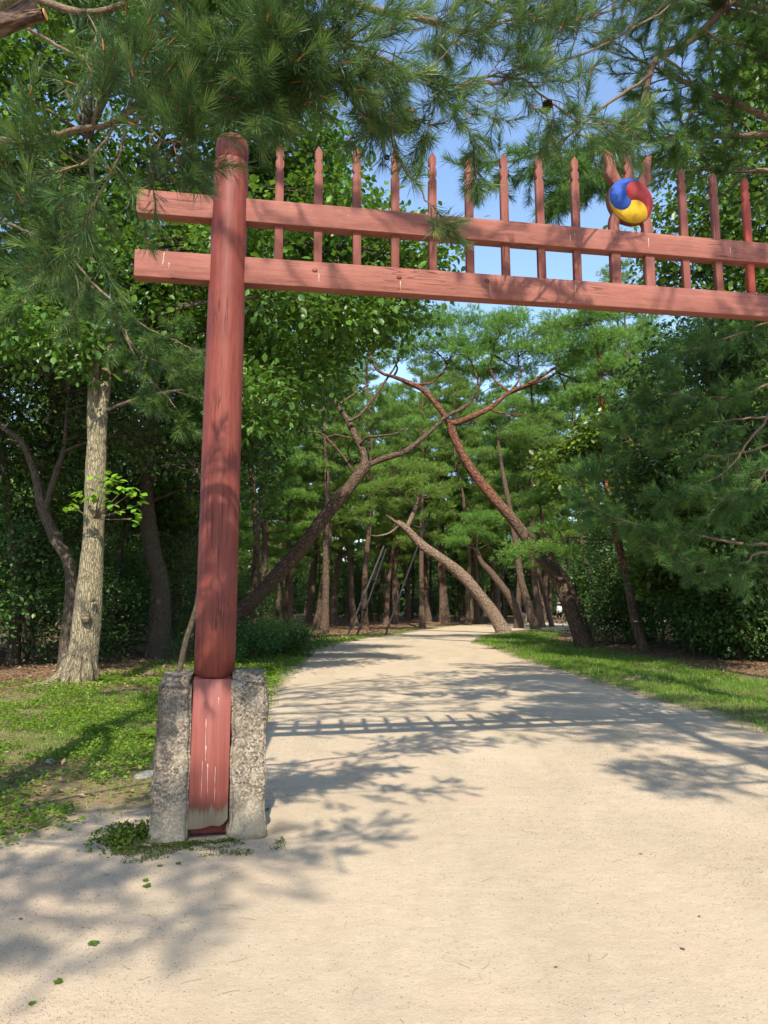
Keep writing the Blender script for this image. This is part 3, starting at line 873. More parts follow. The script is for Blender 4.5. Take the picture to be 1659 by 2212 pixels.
def rot_about(v, axis, ang):
    return np.array(Matrix.Rotation(ang, 3, Vector(axis)) @ Vector(v))
def wander(rng, p, d, L, n, wob, grav):
    P = [np.array(p, float)]
    d = norm(np.array(d, float))
    st = L / (n - 1)
    for i in range(n - 1):
        d = norm(d + rng.normal(0, wob, 3) + np.array([0, 0, grav]))
        P.append(P[-1] + d * st)
    return np.array(P)
class Spray:
    """a pine limb with side shoots; collects wood and needle tufts"""
    def __init__(self, rng, needle=0.10, near=True):
        self.rng, self.w, self.tp, self.td, self.tip, self.tipd = rng, MB(), [], [], [], []
        self.needle, self.near, self.flat = needle, near, (1.0 if near else 0.45)
        self.sv = []
    def shoot(self, P, r):
        tube(self.w, P, np.linspace(r, r * 0.55, len(P)), 5)
        L = np.linalg.norm(P[-1] - P[0])
        n = max(2, int(L / 0.042))
        Q = catmull(P, n + 2)
        T = norm(np.gradient(Q, axis=0))
        k0 = int(n * 0.35)
        self.tp += list(Q[k0:]); self.td += list(T[k0:])
        v = float(np.clip(self.rng.normal(0.32, 0.17), 0, 1)); self.sv += [v] * len(Q[k0:])
        self.tip.append(Q[-1]); self.tipd.append(T[-1] + np.array([0, 0, 0.35]))
    def limb(self, P, r0, r1, nside, lside, t0=0.2, sub=2, grav=-0.03, sides=8, ang=(35, 70), up=0.0):
        rng = self.rng
        P = np.asarray(P, float)
        Q = catmull(P, max(8, len(P) * 4))
        Q = Q + rng.normal(0, 0.004, Q.shape)
        tube(self.w, Q, np.linspace(r0, r1, len(Q)), sides, 0.1, rng)
        T = norm(np.gradient(Q, axis=0))
        for i in range(nside):
            t = t0 + (1 - t0) * (i + rng.random()) / nside
            k = min(len(Q) - 1, int(t * len(Q)))
            sd = 1 if i % 2 else -1
            a = R(rng.uniform(*ang)) * sd
            ax = norm(np.array([0, 0, 1.0]) + rng.normal(0, 0.65 * self.flat, 3))
            d = rot_about(T[k], ax, a) + np.array([0, 0, up])
            L = lside * (1.1 - 0.55 * t) * rng.uniform(0.55, 1.2)
            S1 = wander(rng, Q[k], d, L, 6, 0.12, grav)
            self.twig(S1, max(0.004, r1 * 0.8), sub)
        self.twig(wander(rng, Q[-1], T[-1], lside * 0.5, 5, 0.1, 0.0), r1 * 0.9, sub)
    def twig(self, P, r, sub):
        rng = self.rng
        if sub <= 0:
            return self.shoot(P, r * 0.7)
        Q = catmull(P, 12)
        tube(self.w, Q, np.linspace(r, r * 0.5, len(Q)), 5)
        T = norm(np.gradient(Q, axis=0))
        L = np.linalg.norm(Q[-1] - Q[0])
        ns = max(3, int(L / 0.155))
        for i in range(ns):
            t = 0.25 + 0.75 * (i + rng.random()) / ns
            k = min(11, int(t * 12))
            d = rot_about(T[k], norm(np.array([0, 0, 1.0]) + rng.normal(0, 0.9 * self.flat, 3)), R(rng.uniform(28, 62)) * (1 if i % 2 else -1))
            self.shoot(wander(rng, Q[k], d, rng.uniform(0.14, 0.30) * (1.2 - 0.5 * t), 4, 0.12, 0.06), r * 0.45)
        self.shoot(Q[7:], r * 0.5)
    def finish(self, root, bark, needle_mat, width=None):
        rng = self.rng
        self.w.obj('branch', M[bark], root)
        mb = MB()
        tp, td = np.array(self.tp), np.array(self.td)
        tm, tt = (TUFT_NEAR, TUFT_TIP) if self.near else (TUFT_MID, TUFT_MID)
        var = np.clip(np.array(self.sv) + rng.normal(0, 0.09, len(tp)), 0, 1)
        put_tufts(mb, rng, tp, td + rng.normal(0, 0.15, td.shape), self.needle * rng.uniform(0.85, 1.15, len(tp)), var, tm)
        ti, tid = np.array(self.tip), np.array(self.tipd)
        put_tufts(mb, rng, ti, tid, self.needle * rng.uniform(0.8, 1.1, len(ti)), np.clip(rng.normal(0.78, 0.16, len(ti)), 0, 1), tt)
        bd = MB()
        tn = norm(tid)
        for q in np.nonzero(rng.random(len(ti)) < 0.4)[0]:
            if np.linalg.norm(ti[q]) > 14 or ti[q][1] < 1: continue
            tube(bd, np.array([ti[q] - tn[q] * 0.02, ti[q] + tn[q] * 0.02, ti[q] + tn[q] * rng.uniform(0.025, 0.04)]), [0.004, 0.0045, 0.0015], 5)
        bo = bd.obj('buds', M['bud'], root)
        bo['kind'] = 'stuff'
        return mb.obj('needles', M[needle_mat], root, smooth=False)

def smooth_trunk(mb, rng, P, Rd, sides, n, rough=0.06, red=(2, 3), wob=0.0, flare=0.0):
    Q = catmull(P, n)
    rd = np.interp(np.linspace(0, 1, n), np.linspace(0, 1, len(Rd)), Rd)
    if wob:
        Q[1:] = Q[1:] + (np.cumsum(rng.normal(0, wob, (n - 1, 3)), 0) * np.linspace(0, 1, n - 1)[:, None] * 0.5)
    if flare:
        rd = rd * (1 + flare * np.exp(-np.linspace(0, 1, n) * 22))
    t = np.linspace(0, 1, n)
    var = np.repeat(sstep(red[0], red[1], t), sides)
    tube(mb, Q, rd, sides, rough, rng, var=var)
    return Q, rd

# ------------------------------------------------------------------ broadleaf builder
def bez(a, b, c, n=9):
    t = np.linspace(0, 1, n)[:, None]
    return (1 - t) ** 2 * a + 2 * t * (1 - t) * b + t ** 2 * c
def broadleaf(root, rng, trunks, blobs, bark, leaf, nsub=26, k=24, size=0.13, sig=0.24, sides=14, tmpl=LEAF, tf=LEAF_F, lit=0.35, limb=0.055, twigs=True, nring=40, flare=0.5, limb_bark='grey_bark'):
    tb = MB()
    Qs, rs = [], []
    for P, Rd in trunks:
        q, r = smooth_trunk(tb, rng, P, Rd, sides, nring, 0.07, wob=0.006, flare=flare)
        Qs.append(q); rs.append(r)
    tb.obj('trunk', M[bark], root)
    allQ = np.vstack([q[int(len(q) * 0.3):] for q in Qs])
    lb, lv = MB(), MB()
    C, V0, SG = [], [], []
    for c, r in blobs:
        c = np.array(c, float)
        cand = allQ[allQ[:, 2] < c[2] - 0.15 * r]
        if len(cand) == 0: cand = allQ
        d = np.linalg.norm((cand - c) * np.array([1, 1, 0.6]), axis=1) + 0.15 * np.abs(c[2] - cand[:, 2])
        s = cand[np.argmin(d)]
        mid = s * 0.45 + c * 0.55 + np.array([0, 0, 0.12 * np.linalg.norm(c - s)])
        B = bez(s, mid + rng.normal(0, 0.12 * r, 3), c)
        tube(lb, B, np.linspace(limb * (0.6 + 0.35 * r), 0.016, len(B)), 7, 0.12, rng)
        n = max(4, int(nsub * r * r))
        o = rand_dir(rng, n) * (rng.random(n)[:, None] ** 0.45) * r * np.array([1, 1, 0.72])
        sc = c + o
        if twigs:
            for q in sc[:: (1 if n < 30 else 2)]:
                st = B[rng.integers(4, len(B))]
                tube(lb, bez(st, (st + q) / 2 + rng.normal(0, 0.1 * r, 3) + np.array([0, 0, 0.08]), q, 5), np.linspace(0.012, 0.004, 5), 4)
        C.append(sc)
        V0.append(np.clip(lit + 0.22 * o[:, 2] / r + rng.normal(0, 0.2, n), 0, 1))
    lb.obj('branch', M[limb_bark], root)
    C, V0 = np.vstack(C), np.concatenate(V0)
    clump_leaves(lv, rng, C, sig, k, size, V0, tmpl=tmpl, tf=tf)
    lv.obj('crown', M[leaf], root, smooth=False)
    return Qs

def vblobs(rows):
    """(x, y, depth, radius) rows, measured on the photograph"""
    return [(at(x, y, Y), r) for x, y, Y, r in rows]
def base_pts(pts, Y, dY=0.0):
    P = poly(pts, Y, Y + dY)
    P[0][2] = h1(P[0][0], P[0][1]) - 0.12
    return P

# ------------------------------------------------------------------ big oak on the grass at the left
rng = np.random.default_rng(101)
OY = 13.7
oak = thing('oak_tree', 'big leaning oak with pale ridged trunk and flared mossy roots on the grass bank', 'oak tree')
tr1 = base_pts([(168, 1500), (184, 1384), (196, 1244), (204, 1124), (208, 1004), (214, 924), (224, 856), (236, 796), (262, 690), (300, 560), (320, 420)], OY, 1.2)
ra1 = [wid(72, OY), wid(58, OY), wid(52, OY), wid(46, OY), wid(42, OY), wid(38, OY), wid(34, OY), wid(28, OY), 0.10, 0.07, 0.04]
tr2 = poly([(203, 985), (201, 900), (203, 804), (206, 690), (196, 560), (200, 420), (190, 300)], OY + 0.62, OY + 0.3)
ra2 = [0.12, 0.11, 0.095, 0.085, 0.07, 0.055, 0.03]
ob = []
orng = random.Random(3)
spec = [(60, 60), (180, 40), (300, 70), (420, 60), (520, 130), (90, 190), (230, 170), (360, 190), (470, 230), (600, 220), (680, 330), (40, 330), (170, 320), (300, 330), (420, 350), (540, 370), (640, 430), (740, 420), (800, 470),
        (60, 470), (190, 480), (330, 470), (440, 520), (560, 520), (680, 540), (790, 560), (880, 560), (100, 600), (240, 610), (380, 620), (500, 640), (620, 640), (740, 640), (30, 700), (150, 730), (330, 730), (430, 760), (580, 740), (700, 720), (620, 820), (520, 850), (790, 700)]
for x, y in spec:
    ob.append((x + orng.uniform(-25, 25), y + orng.uniform(-20, 20), OY + orng.uniform(-1.4, 3.2) + (1.0 if x > 600 else 0), orng.uniform(0.8, 1.25)))
for x, y in [(-60, 150), (-90, 350), (-60, 560), (-120, 700), (60, -90), (220, -120), (400, -80), (540, -40)]:
    ob.append((x, y, OY + orng.uniform(-1, 2.5), 1.25))
broadleaf(oak, rng, [(tr1, ra1), (tr2, ra2)], vblobs(ob), 'oak_bark', 'oak_leaf', nsub=34, k=32, size=0.155, sig=0.24, sides=28, lit=0.36, nring=90, flare=0.0, limb=0.05)
# flared roots, knots
mb = MB()
b0 = tr1[0]
for a, L, r in ((200, 1.0, 0.13), (245, 0.75, 0.11), (285, 0.85, 0.085), (330, 0.5, 0.10), (160, 0.8, 0.10), (20, 0.6, 0.1)):
    d = np.array([math.cos(R(a)), math.sin(R(a)), 0])
    pts = [b0 + d * 0.16 + np.array([0, 0, 0.62]), b0 + d * 0.27 + np.array([0, 0, 0.30])]
    for q in (0.5, 0.75, 1.0):
        p = b0 + d * L * q + np.array([-d[1], d[0], 0]) * 0.1 * q
        p[2] = h1(p[0], p[1]) + 0.05 - 0.09 * q
        pts.append(p)
    tube(mb, catmull(np.array(pts), 16), np.linspace(r, 0.03, 16), 12, 0.1, rng)
mb.obj('root', M['oak_bark'], oak)
for x, y, r in ((181, 1334, 0.085), (196, 1293, 0.05), (182, 1412, 0.04)):
    p = at(x, y, OY - 0.22)
    mb = MB()
    bm = bmesh.new(); bmesh.ops.create_icosphere(bm, subdivisions=3, radius=1)
    for v in bm.verts:
        f = 1 + 0.35 * mnoise.fractal(v.co * 1.6 + Vector((x, 0, 0)), 1, 2, 3) - 0.35 * math.exp(-((v.co.x) ** 2 + (v.co.z) ** 2) * 9) * (v.co.y < 0)
        v.co = Vector((p[0] + v.co.x * r * f, p[1] + 0.09 + v.co.y * r * 1.2 * f, p[2] + v.co.z * r * 1.15 * f))
    add_bm(mb, bm)
    mb.obj('burl', M['oak_bark'], oak)
# bright shoot on the trunk, leaf by leaf
shoot_o = None
mbs = MB()
sp = []
for x, y, y2, d in [(160, 1095, 1110, -0.3), (190, 1075, 1100, -0.4), (215, 1068, 1100, -0.45), (240, 1085, 1110, -0.4), (270, 1055, 1090, -0.3), (225, 1030, 1060, -0.35), (250, 1035, 1070, -0.3), (285, 1120, 1100, -0.2), (300, 1090, 1090, -0.1), (175, 1060, 1080, -0.2), (235, 1045, 1080, -0.35), (290, 1060, 1080, -0.2)]:
    a = at(206, 1120, OY - 0.15); c = at(x, y, OY + d)
    B = bez(a, (a + c) / 2 + np.array([0, -0.1, -0.05]), c, 6)
    tube(mbs, B, np.linspace(0.012, 0.005, 6), 5)
    sp.append(c)
shoot_o = mbs.obj('leafy_shoot', M['twig'], oak)
lm = []
for v in range(6):
    mb = MB()
    put_leaves(mb, np.zeros((1, 3)), np.array([[0, 1, 0.0]]), np.array([[0, 0, 1.0]]), [1.0], np.array([0.2 + 0.13 * v]))
    lm.append(mb.mesh('leaf', M['bright_leaf'], False))
for c in sp:
    for j in range(9):
        a = rng.uniform(0, 2 * np.pi)
        ax = norm(np.array([math.cos(a), math.sin(a), rng.uniform(-0.7, 0.1)]))
        nz = norm(np.array([0, -0.35, 1.0]) + rng.normal(0, 0.4, 3))
        X = norm(np.cross(ax, nz)); Z = np.cross(X, ax)
        l = rng.uniform(0.11, 0.19)
        o = link('leaf', lm[rng.integers(0, 6)], shoot_o)
        mm = Matrix(((X[0], ax[0], Z[0]), (X[1], ax[1], Z[1]), (X[2], ax[2], Z[2]))).to_4x4()
        o.matrix_local = Matrix.Translation(Vector(c + rng.normal(0, 0.06, 3))) @ mm @ Matrix.Scale(l, 4)

# ------------------------------------------------------------------ darker broadleaf trees at the left
def vtree(name, label, cat, pts, Y, wpx, blobs, bark='grey_bark', leaf='dark_leaf', seed=1, extra=(), **kw):
    rg = np.random.default_rng(seed)
    root = thing(name, label, cat)
    P = base_pts(pts, Y, kw.pop('dY', 0.0))
    Rd = [wid(q, Y) for q in wpx]
    tr = [(P, Rd)]
    for e, wq in extra:
        tr.append((poly(e, Y, Y + 0.5), [wid(q, Y) for q in wq]))
    broadleaf(root, rg, tr, vblobs(blobs), bark, leaf, **kw)
    return root
def bl(seed, xr, yr, Yr, n, rr):
    g = random.Random(seed)
    return [(g.uniform(*xr), g.uniform(*yr), g.uniform(*Yr), g.uniform(*rr)) for _ in range(n)]
kwd = dict(nsub=20, k=22, size=0.16, sig=0.3, tmpl=DIA, tf=DIA_F, lit=0.3, sides=12)
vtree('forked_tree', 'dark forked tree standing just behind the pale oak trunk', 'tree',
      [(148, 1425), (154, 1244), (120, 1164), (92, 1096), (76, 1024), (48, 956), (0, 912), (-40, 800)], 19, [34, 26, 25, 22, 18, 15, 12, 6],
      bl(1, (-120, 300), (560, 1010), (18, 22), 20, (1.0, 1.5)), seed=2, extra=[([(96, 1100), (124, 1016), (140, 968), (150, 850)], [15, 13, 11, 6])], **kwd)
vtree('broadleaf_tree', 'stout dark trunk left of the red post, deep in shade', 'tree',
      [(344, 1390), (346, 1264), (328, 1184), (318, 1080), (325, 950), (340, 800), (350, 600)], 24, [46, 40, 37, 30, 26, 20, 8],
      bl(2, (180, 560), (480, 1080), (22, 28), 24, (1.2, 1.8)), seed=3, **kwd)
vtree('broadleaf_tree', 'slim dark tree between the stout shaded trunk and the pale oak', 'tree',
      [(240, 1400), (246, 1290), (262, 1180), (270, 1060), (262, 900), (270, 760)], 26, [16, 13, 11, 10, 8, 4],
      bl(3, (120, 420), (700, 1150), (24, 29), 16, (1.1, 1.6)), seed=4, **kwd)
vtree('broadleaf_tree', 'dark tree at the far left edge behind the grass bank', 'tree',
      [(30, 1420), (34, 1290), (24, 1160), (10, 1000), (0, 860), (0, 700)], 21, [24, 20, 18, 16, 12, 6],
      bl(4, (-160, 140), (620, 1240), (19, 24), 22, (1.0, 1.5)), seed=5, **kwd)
vtree('sapling', 'thin bare leaning stem rising behind the left granite block', 'sapling',
      [(384, 1442), (400, 1390), (416, 1340), (428, 1290), (440, 1200), (452, 1080)], 16.5, [13, 12, 11, 10, 8, 4],
      bl(5, (400, 520), (960, 1100), (16, 18), 5, (0.6, 0.8)), seed=6, nsub=14, k=18, size=0.11, sig=0.2, lit=0.3, sides=10, flare=0.1)

vtree('broadleaf_tree', 'tall leafy tree whose crown shows between the post and the spikes', 'tree',
      [(470, 1400), (474, 1250), (482, 1080), (490, 900), (520, 720), (560, 560), (600, 450)], 20, [24, 21, 19, 17, 14, 10, 5],
      [(420, 560, 20, 1.4), (520, 500, 20, 1.5), (620, 470, 20, 1.4), (700, 420, 20.5, 1.2), (760, 480, 20, 1.2), (820, 560, 20, 1.3), (880, 610, 20.5, 1.0), (700, 560, 20, 1.5), (600, 600, 20, 1.5), (500, 640, 20, 1.5), (760, 650, 20, 1.4), (660, 700, 20, 1.4), (560, 760, 20, 1.4), (460, 760, 20, 1.4), (720, 790, 21, 1.1), (620, 860, 21, 1.3), (520, 900, 21, 1.3), (700, 350, 20.5, 1.1), (600, 360, 20, 1.3), (500, 380, 20, 1.3), (820, 680, 21, 1.0), (440, 880, 21, 1.3), (900, 690, 21, 0.8)],
      leaf='oak_leaf', seed=9, nsub=20, k=26, size=0.17, sig=0.28, lit=0.36, sides=12)
# ------------------------------------------------------------------ right side broadleaves
kwr = dict(nsub=24, k=22, size=0.15, sig=0.27, lit=0.4, sides=12)
vtree('broadleaf_tree', 'tall leafy tree with yellow green tips behind the emblem end of the gate', 'tree',
      [(1760, 1470), (1745, 1200), (1720, 900), (1690, 600), (1660, 350), (1640, 150)], 15.5, [30, 27, 24, 20, 14, 5],
      [(1500, 330, 16, 0.9), (1560, 260, 15.5, 1.0), (1640, 200, 15, 1.1), (1600, 380, 15, 1.2), (1500, 450, 16, 1.0), (1560, 520, 15.5, 1.1), (1650, 480, 15, 1.2), (1480, 560, 16.5, 0.9), (1420, 470, 17, 0.8), (1440, 600, 17, 1.0), (1540, 620, 16, 1.0), (1640, 620, 15.5, 1.2), (1600, 120, 15.5, 1.0), (1680, 320, 15, 1.2), (1650, 40, 15.5, 1.1), (1720, 120, 15, 1.3), (1740, 450, 15, 1.4), (1720, 650, 15, 1.4), (1760, 250, 15, 1.4), (1700, -80, 15, 1.5), (1800, 0, 15, 1.5),(1800, 600, 15, 1.5),(1780,800,15,1.5)],
      leaf='oak_leaf', seed=11, **kwr)
vtree('broadleaf_tree', 'dense dark tree behind the drooping pine sprays', 'tree',
      [(1590, 1418), (1582, 1250), (1560, 1080), (1545, 900), (1530, 760), (1540, 640)], 24, [26, 22, 20, 17, 13, 5],
      bl(6, (1380, 1760), (690, 1220), (18.5, 23), 30, (1.0, 1.5)) + bl(7, (1500, 1760), (700, 1300), (17.5, 20), 12, (0.9, 1.2)), seed=12, **dict(kwr, lit=0.28, leaf='dark_leaf', tmpl=DIA, tf=DIA_F, size=0.16))
vtree('young_oak', 'young oak with glossy yellow tipped leaves in front of the slender red pine', 'oak tree',
      [(1400, 1403), (1376, 1345), (1362, 1280), (1350, 1224), (1336, 1171), (1318, 1100), (1306, 1040), (1294, 970)], 27.4, [9, 8, 8, 7, 6, 5, 4, 3],
      [(1285, 945, 26.5, 0.96), (1240, 975, 26.5, 0.64), (1330, 975, 27.0, 0.77), (1215, 1045, 26.0, 0.58), (1180, 1000, 26.5, 0.45), (1390, 1060, 26.0, 0.64), (1440, 1050, 26.5, 0.64), (1350, 1085, 26.0, 0.70), (1300, 1110, 26.5, 0.51), (1250, 1050, 27.0, 0.51)], leaf='oak_leaf', seed=13, nsub=46, k=20, size=0.22, sig=0.25, lit=0.5, sides=8, limb=0.03)
vtree('young_oak', 'low young oak with drooping dark leaves beside the thin red pine trunk', 'oak tree',
      [(1500, 1412), (1486, 1345), (1462, 1280), (1446, 1225), (1430, 1190)], 25, [7, 6, 5, 4, 2],
      [(1430, 1235, 24.3, 0.72), (1480, 1220, 24.1, 0.65), (1390, 1220, 24.5, 0.43), (1470, 1270, 24.1, 0.51), (1410, 1265, 24.5, 0.43)], leaf='oak_leaf', seed=14, nsub=50, k=18, size=0.22, sig=0.24, lit=0.28, sides=8, limb=0.025)
vtree('understory_tree', 'small leafy tree at the right edge under the pine sprays', 'tree',
      [(1672, 1408), (1660, 1330), (1640, 1270), (1625, 1200), (1610, 1150)], 26, [9, 8, 7, 6, 3],
      bl(8, (1520, 1720), (1160, 1350), (22, 26), 18, (0.8, 1.2)), seed=15, **dict(kwr, lit=0.33, leaf='dark_leaf', size=0.13, nsub=40))

# ------------------------------------------------------------------ leaning pines
def pine_pads(root, rng, anchors, pads, seedn=46, wood=None, needle='needle_far', tm=None, L=0.2, dens=1.0, lit=0.45):
    """flat pads of needles joined to the nearest wood by curved twigs"""
    lb, nd = MB(), MB()
    P, D, Vv = [], [], []
    for c, r in pads:
        c = np.array(c, float)
        s = anchors[np.argmin(np.linalg.norm(anchors - c, axis=1))]
        B = bez(s, (s + c) / 2 + rng.normal(0, 0.15, 3) * r, c, 9)
        tube(lb, B, np.linspace(0.05, 0.014, 9), 6, 0.1, rng)
        n = max(8, int(22 * r * r * dens))
        o = rand_dir(rng, n) * np.sqrt(rng.random(n))[:, None] * r * np.array([1, 1, 0.30])
        for q in c + o:
            st = B[rng.integers(4, 9)]
            tw = bez(st, (st + q) / 2 + np.array([0, 0, -0.06]) + rng.normal(0, 0.05, 3), q, 5)
            tube(lb, tw, np.linspace(0.011, 0.004, 5), 4)
            k = int(seedn * 0.3)
            off = rng.normal(0, 1, (k, 3)) * np.array([0.17, 0.17, 0.085])
            P.append(q + off)
            D.append(norm(off * 2 + (tw[-1] - tw[-2]) * 2 + np.array([0, 0, 0.35])))
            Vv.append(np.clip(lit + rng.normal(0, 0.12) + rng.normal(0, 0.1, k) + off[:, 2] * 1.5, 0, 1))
    lb.obj('twigs', M['pine_bark'], root)
    P, D, Vv = np.vstack(P), np.vstack(D), np.concatenate(Vv)
    put_tufts(nd, rng, P, D, L * rng.uniform(0.8, 1.15, len(P)), Vv, tm or TUFT_FAR)
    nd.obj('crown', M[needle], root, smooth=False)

def leaning_pine(name, label, pts, Y, wpx, limbs, pads, seed, dY=0.0, red=(0.35, 0.75), sides=20, flare=0.25, dens=1.0, needle='needle_far', L=0.2, lit=0.45, bark='pine_bark', limb_red=(-1, 0)):
    rg = np.random.default_rng(seed)
    root = thing(name, label, 'pine tree')
    P = base_pts(pts, Y, dY)
    tb = MB()
    Q, rd = smooth_trunk(tb, rg, P, [wid(q, Y) for q in wpx], sides, 70, 0.07, red, 0.012, flare)
    tb.obj('trunk', M[bark], root)
    anc = [Q[int(len(Q) * 0.75):]]
    for lp, w0, w1 in limbs:
        lb = MB()
        q, _ = smooth_trunk(lb, rg, poly(lp, Y + dY, Y + dY + rg.uniform(-1, 1)), [wid(w0, Y), wid(w1, Y)], 10, 26, 0.1, limb_red, 0.012)
        lb.obj('limb', M[bark], root)
        anc.append(q[8:])
    if pads:
        pine_pads(root, rg, np.vstack(anc), vblobs(pads), dens=dens, needle=needle, L=L, lit=lit)
    return root, Q
A_Y, B_Y, C_Y = 30.0, 29.5, 47.0
leaning_pine('leaning_pine', 'long red barked pine leaning from the right verge and forking over the path',
    [(1264, 1397), (1241, 1338), (1216, 1276), (1194, 1236), (1164, 1199), (1108, 1124), (1052, 1059), (1010, 1003), (982, 947), (968, 909)], A_Y,
    [36, 31, 28, 27, 26, 24, 22, 20, 18, 17],
    [([(970, 912), (945, 877), (917, 844), (884, 828), (856, 816), (833, 809), (814, 797), (800, 770)], 14, 5),
     ([(972, 914), (990, 912), (1024, 898), (1062, 879), (1099, 849), (1141, 830), (1174, 811), (1206, 790)], 15, 5),
     ([(1100, 850), (1140, 834), (1175, 820), (1206, 804)], 7, 4),
     ([(1099, 846), (1078, 830), (1066, 818), (1059, 793), (1065, 760)], 6, 3),
     ([(1105, 842), (1118, 825), (1125, 800)], 5, 3),
     ([(890, 831), (925, 829), (940, 820), (960, 800), (968, 783), (985, 765)], 6, 3),
     ([(850, 814), (858, 796), (850, 775)], 5, 3),
     ([(1055, 884), (1080, 892), (1110, 897), (1135, 898)], 4, 2)],
    [(800, 745, 30, 1.0), (850, 735, 30.5, 1.1), (920, 745, 30, 1.0), (985, 740, 29.5, 1.2), (1050, 735, 30, 1.2), (1120, 760, 30, 1.2), (1180, 755, 30.5, 1.3), (1235, 785, 30, 1.2), (1260, 830, 31, 1.0), (1150, 720, 31, 1.2), (890, 700, 31, 1.2), (1000, 695, 30, 1.1), (1080, 700, 30, 1.2), (1150, 880, 31, 0.7), (1060, 805, 31.2, 1.0), (1112, 800, 31.4, 1.0), (990, 800, 31, 0.9), (1180, 840, 31.5, 1.0), (930, 785, 31.5, 0.8), (1225, 870, 31.5, 1.0), (1100, 690, 31, 1.1), (1210, 720, 31, 1.1), (940, 690, 30.5, 1.0), (840, 700, 31, 1.1), (1280, 760, 31.5, 1.1)], 201, lit=0.42)
leaning_pine('leaning_pine', 'dark barked pine leaning out from behind the red post with a knotted fork',
    [(448, 1398), (500, 1340), (553, 1292), (600, 1241), (656, 1176), (707, 1110), (754, 1054), (782, 1017), (791, 1000)], B_Y,
    [40, 35, 32, 31, 30, 28, 27, 27, 24],
    [([(788, 1005), (784, 975), (763, 933), (749, 905), (726, 872), (712, 840), (700, 800)], 18, 6),
     ([(790, 1008), (806, 1000), (833, 989), (875, 975), (912, 947), (940, 923), (964, 900), (996, 884), (1018, 866), (1034, 830), (1017, 779)], 15, 4),
     ([(752, 910), (770, 902), (786, 888), (800, 870), (814, 853), (833, 825), (850, 800), (862, 780)], 8, 4),
     ([(764, 1020), (740, 984), (712, 952), (693, 937), (653, 933)], 7, 3),
     ([(779, 958), (792, 945), (820, 943), (850, 938), (880, 925)], 7, 3),
     ([(728, 876), (750, 862), (775, 845), (795, 832)], 7, 4),
     ([(706, 945), (730, 940), (760, 947)], 6, 4),
     ([(760, 1000), (752, 975), (757, 960)], 4, 3)],
    [(690, 775, 29.5, 1.2), (740, 760, 30, 1.1), (650, 820, 29.5, 1.1), (640, 900, 29, 1.0), (620, 950, 29.5, 0.9), (1010, 760, 29, 0.9), (860, 770, 29.5, 0.8), (700, 840, 30, 0.7), (890, 915, 30, 0.5), (600, 870, 30, 1.2)], 202, red=(0.85, 1.3), lit=0.38, limb_red=(0.1, 1.6))
leaning_pine('leaning_pine', 'pale barked pine with broken top leaning low over the bend, held by black props',
    [(1091, 1370), (1071, 1334), (1040, 1292), (1010, 1255), (975, 1224), (948, 1204), (908, 1176), (876, 1143), (857, 1130)], C_Y,
    [33, 27, 25, 24, 23, 21, 19, 16, 12],
    [([(880, 1138), (890, 1115), (896, 1101), (902, 1085), (905, 1068)], 11, 6),
     ([(858, 1130), (845, 1120), (833, 1112)], 8, 5),
     ([(900, 1098), (880, 1080), (850, 1062), (820, 1055)], 5, 3),
     ([(904, 1072), (925, 1058), (950, 1050)], 5, 3),
     ([(862, 1135), (840, 1152), (815, 1158), (798, 1156)], 5, 2)],
    [(790, 1060, 46, 1.3), (835, 1045, 46, 1.3), (885, 1040, 46.5, 1.3), (935, 1060, 46, 1.2), (905, 1010, 47, 1.2), (850, 1005, 47, 1.2), (800, 1020, 47, 1.1), (945, 1020, 47, 1.0), (770, 1105, 46, 0.9), (825, 1085, 46.5, 0.8), (800, 1130, 46, 0.6), (960, 1095, 47, 0.8)], 203, red=(0.9, 1.3), lit=0.62, bark='pale_pine_bark')
leaning_pine('leaning_pine', 'dark curved pine trunk leaning just behind the propped pine',
    [(1121, 1357), (1118, 1325), (1099, 1287), (1075, 1255), (1057, 1234), (1043, 1218), (1030, 1190)], 56, [22, 18, 17, 15, 13, 12, 10], [],
    [(1010, 1150, 56, 1.8), (1040, 1120, 56, 1.8), (980, 1170, 55, 1.3), (1070, 1165, 57, 1.5)], 204, red=(2, 3))
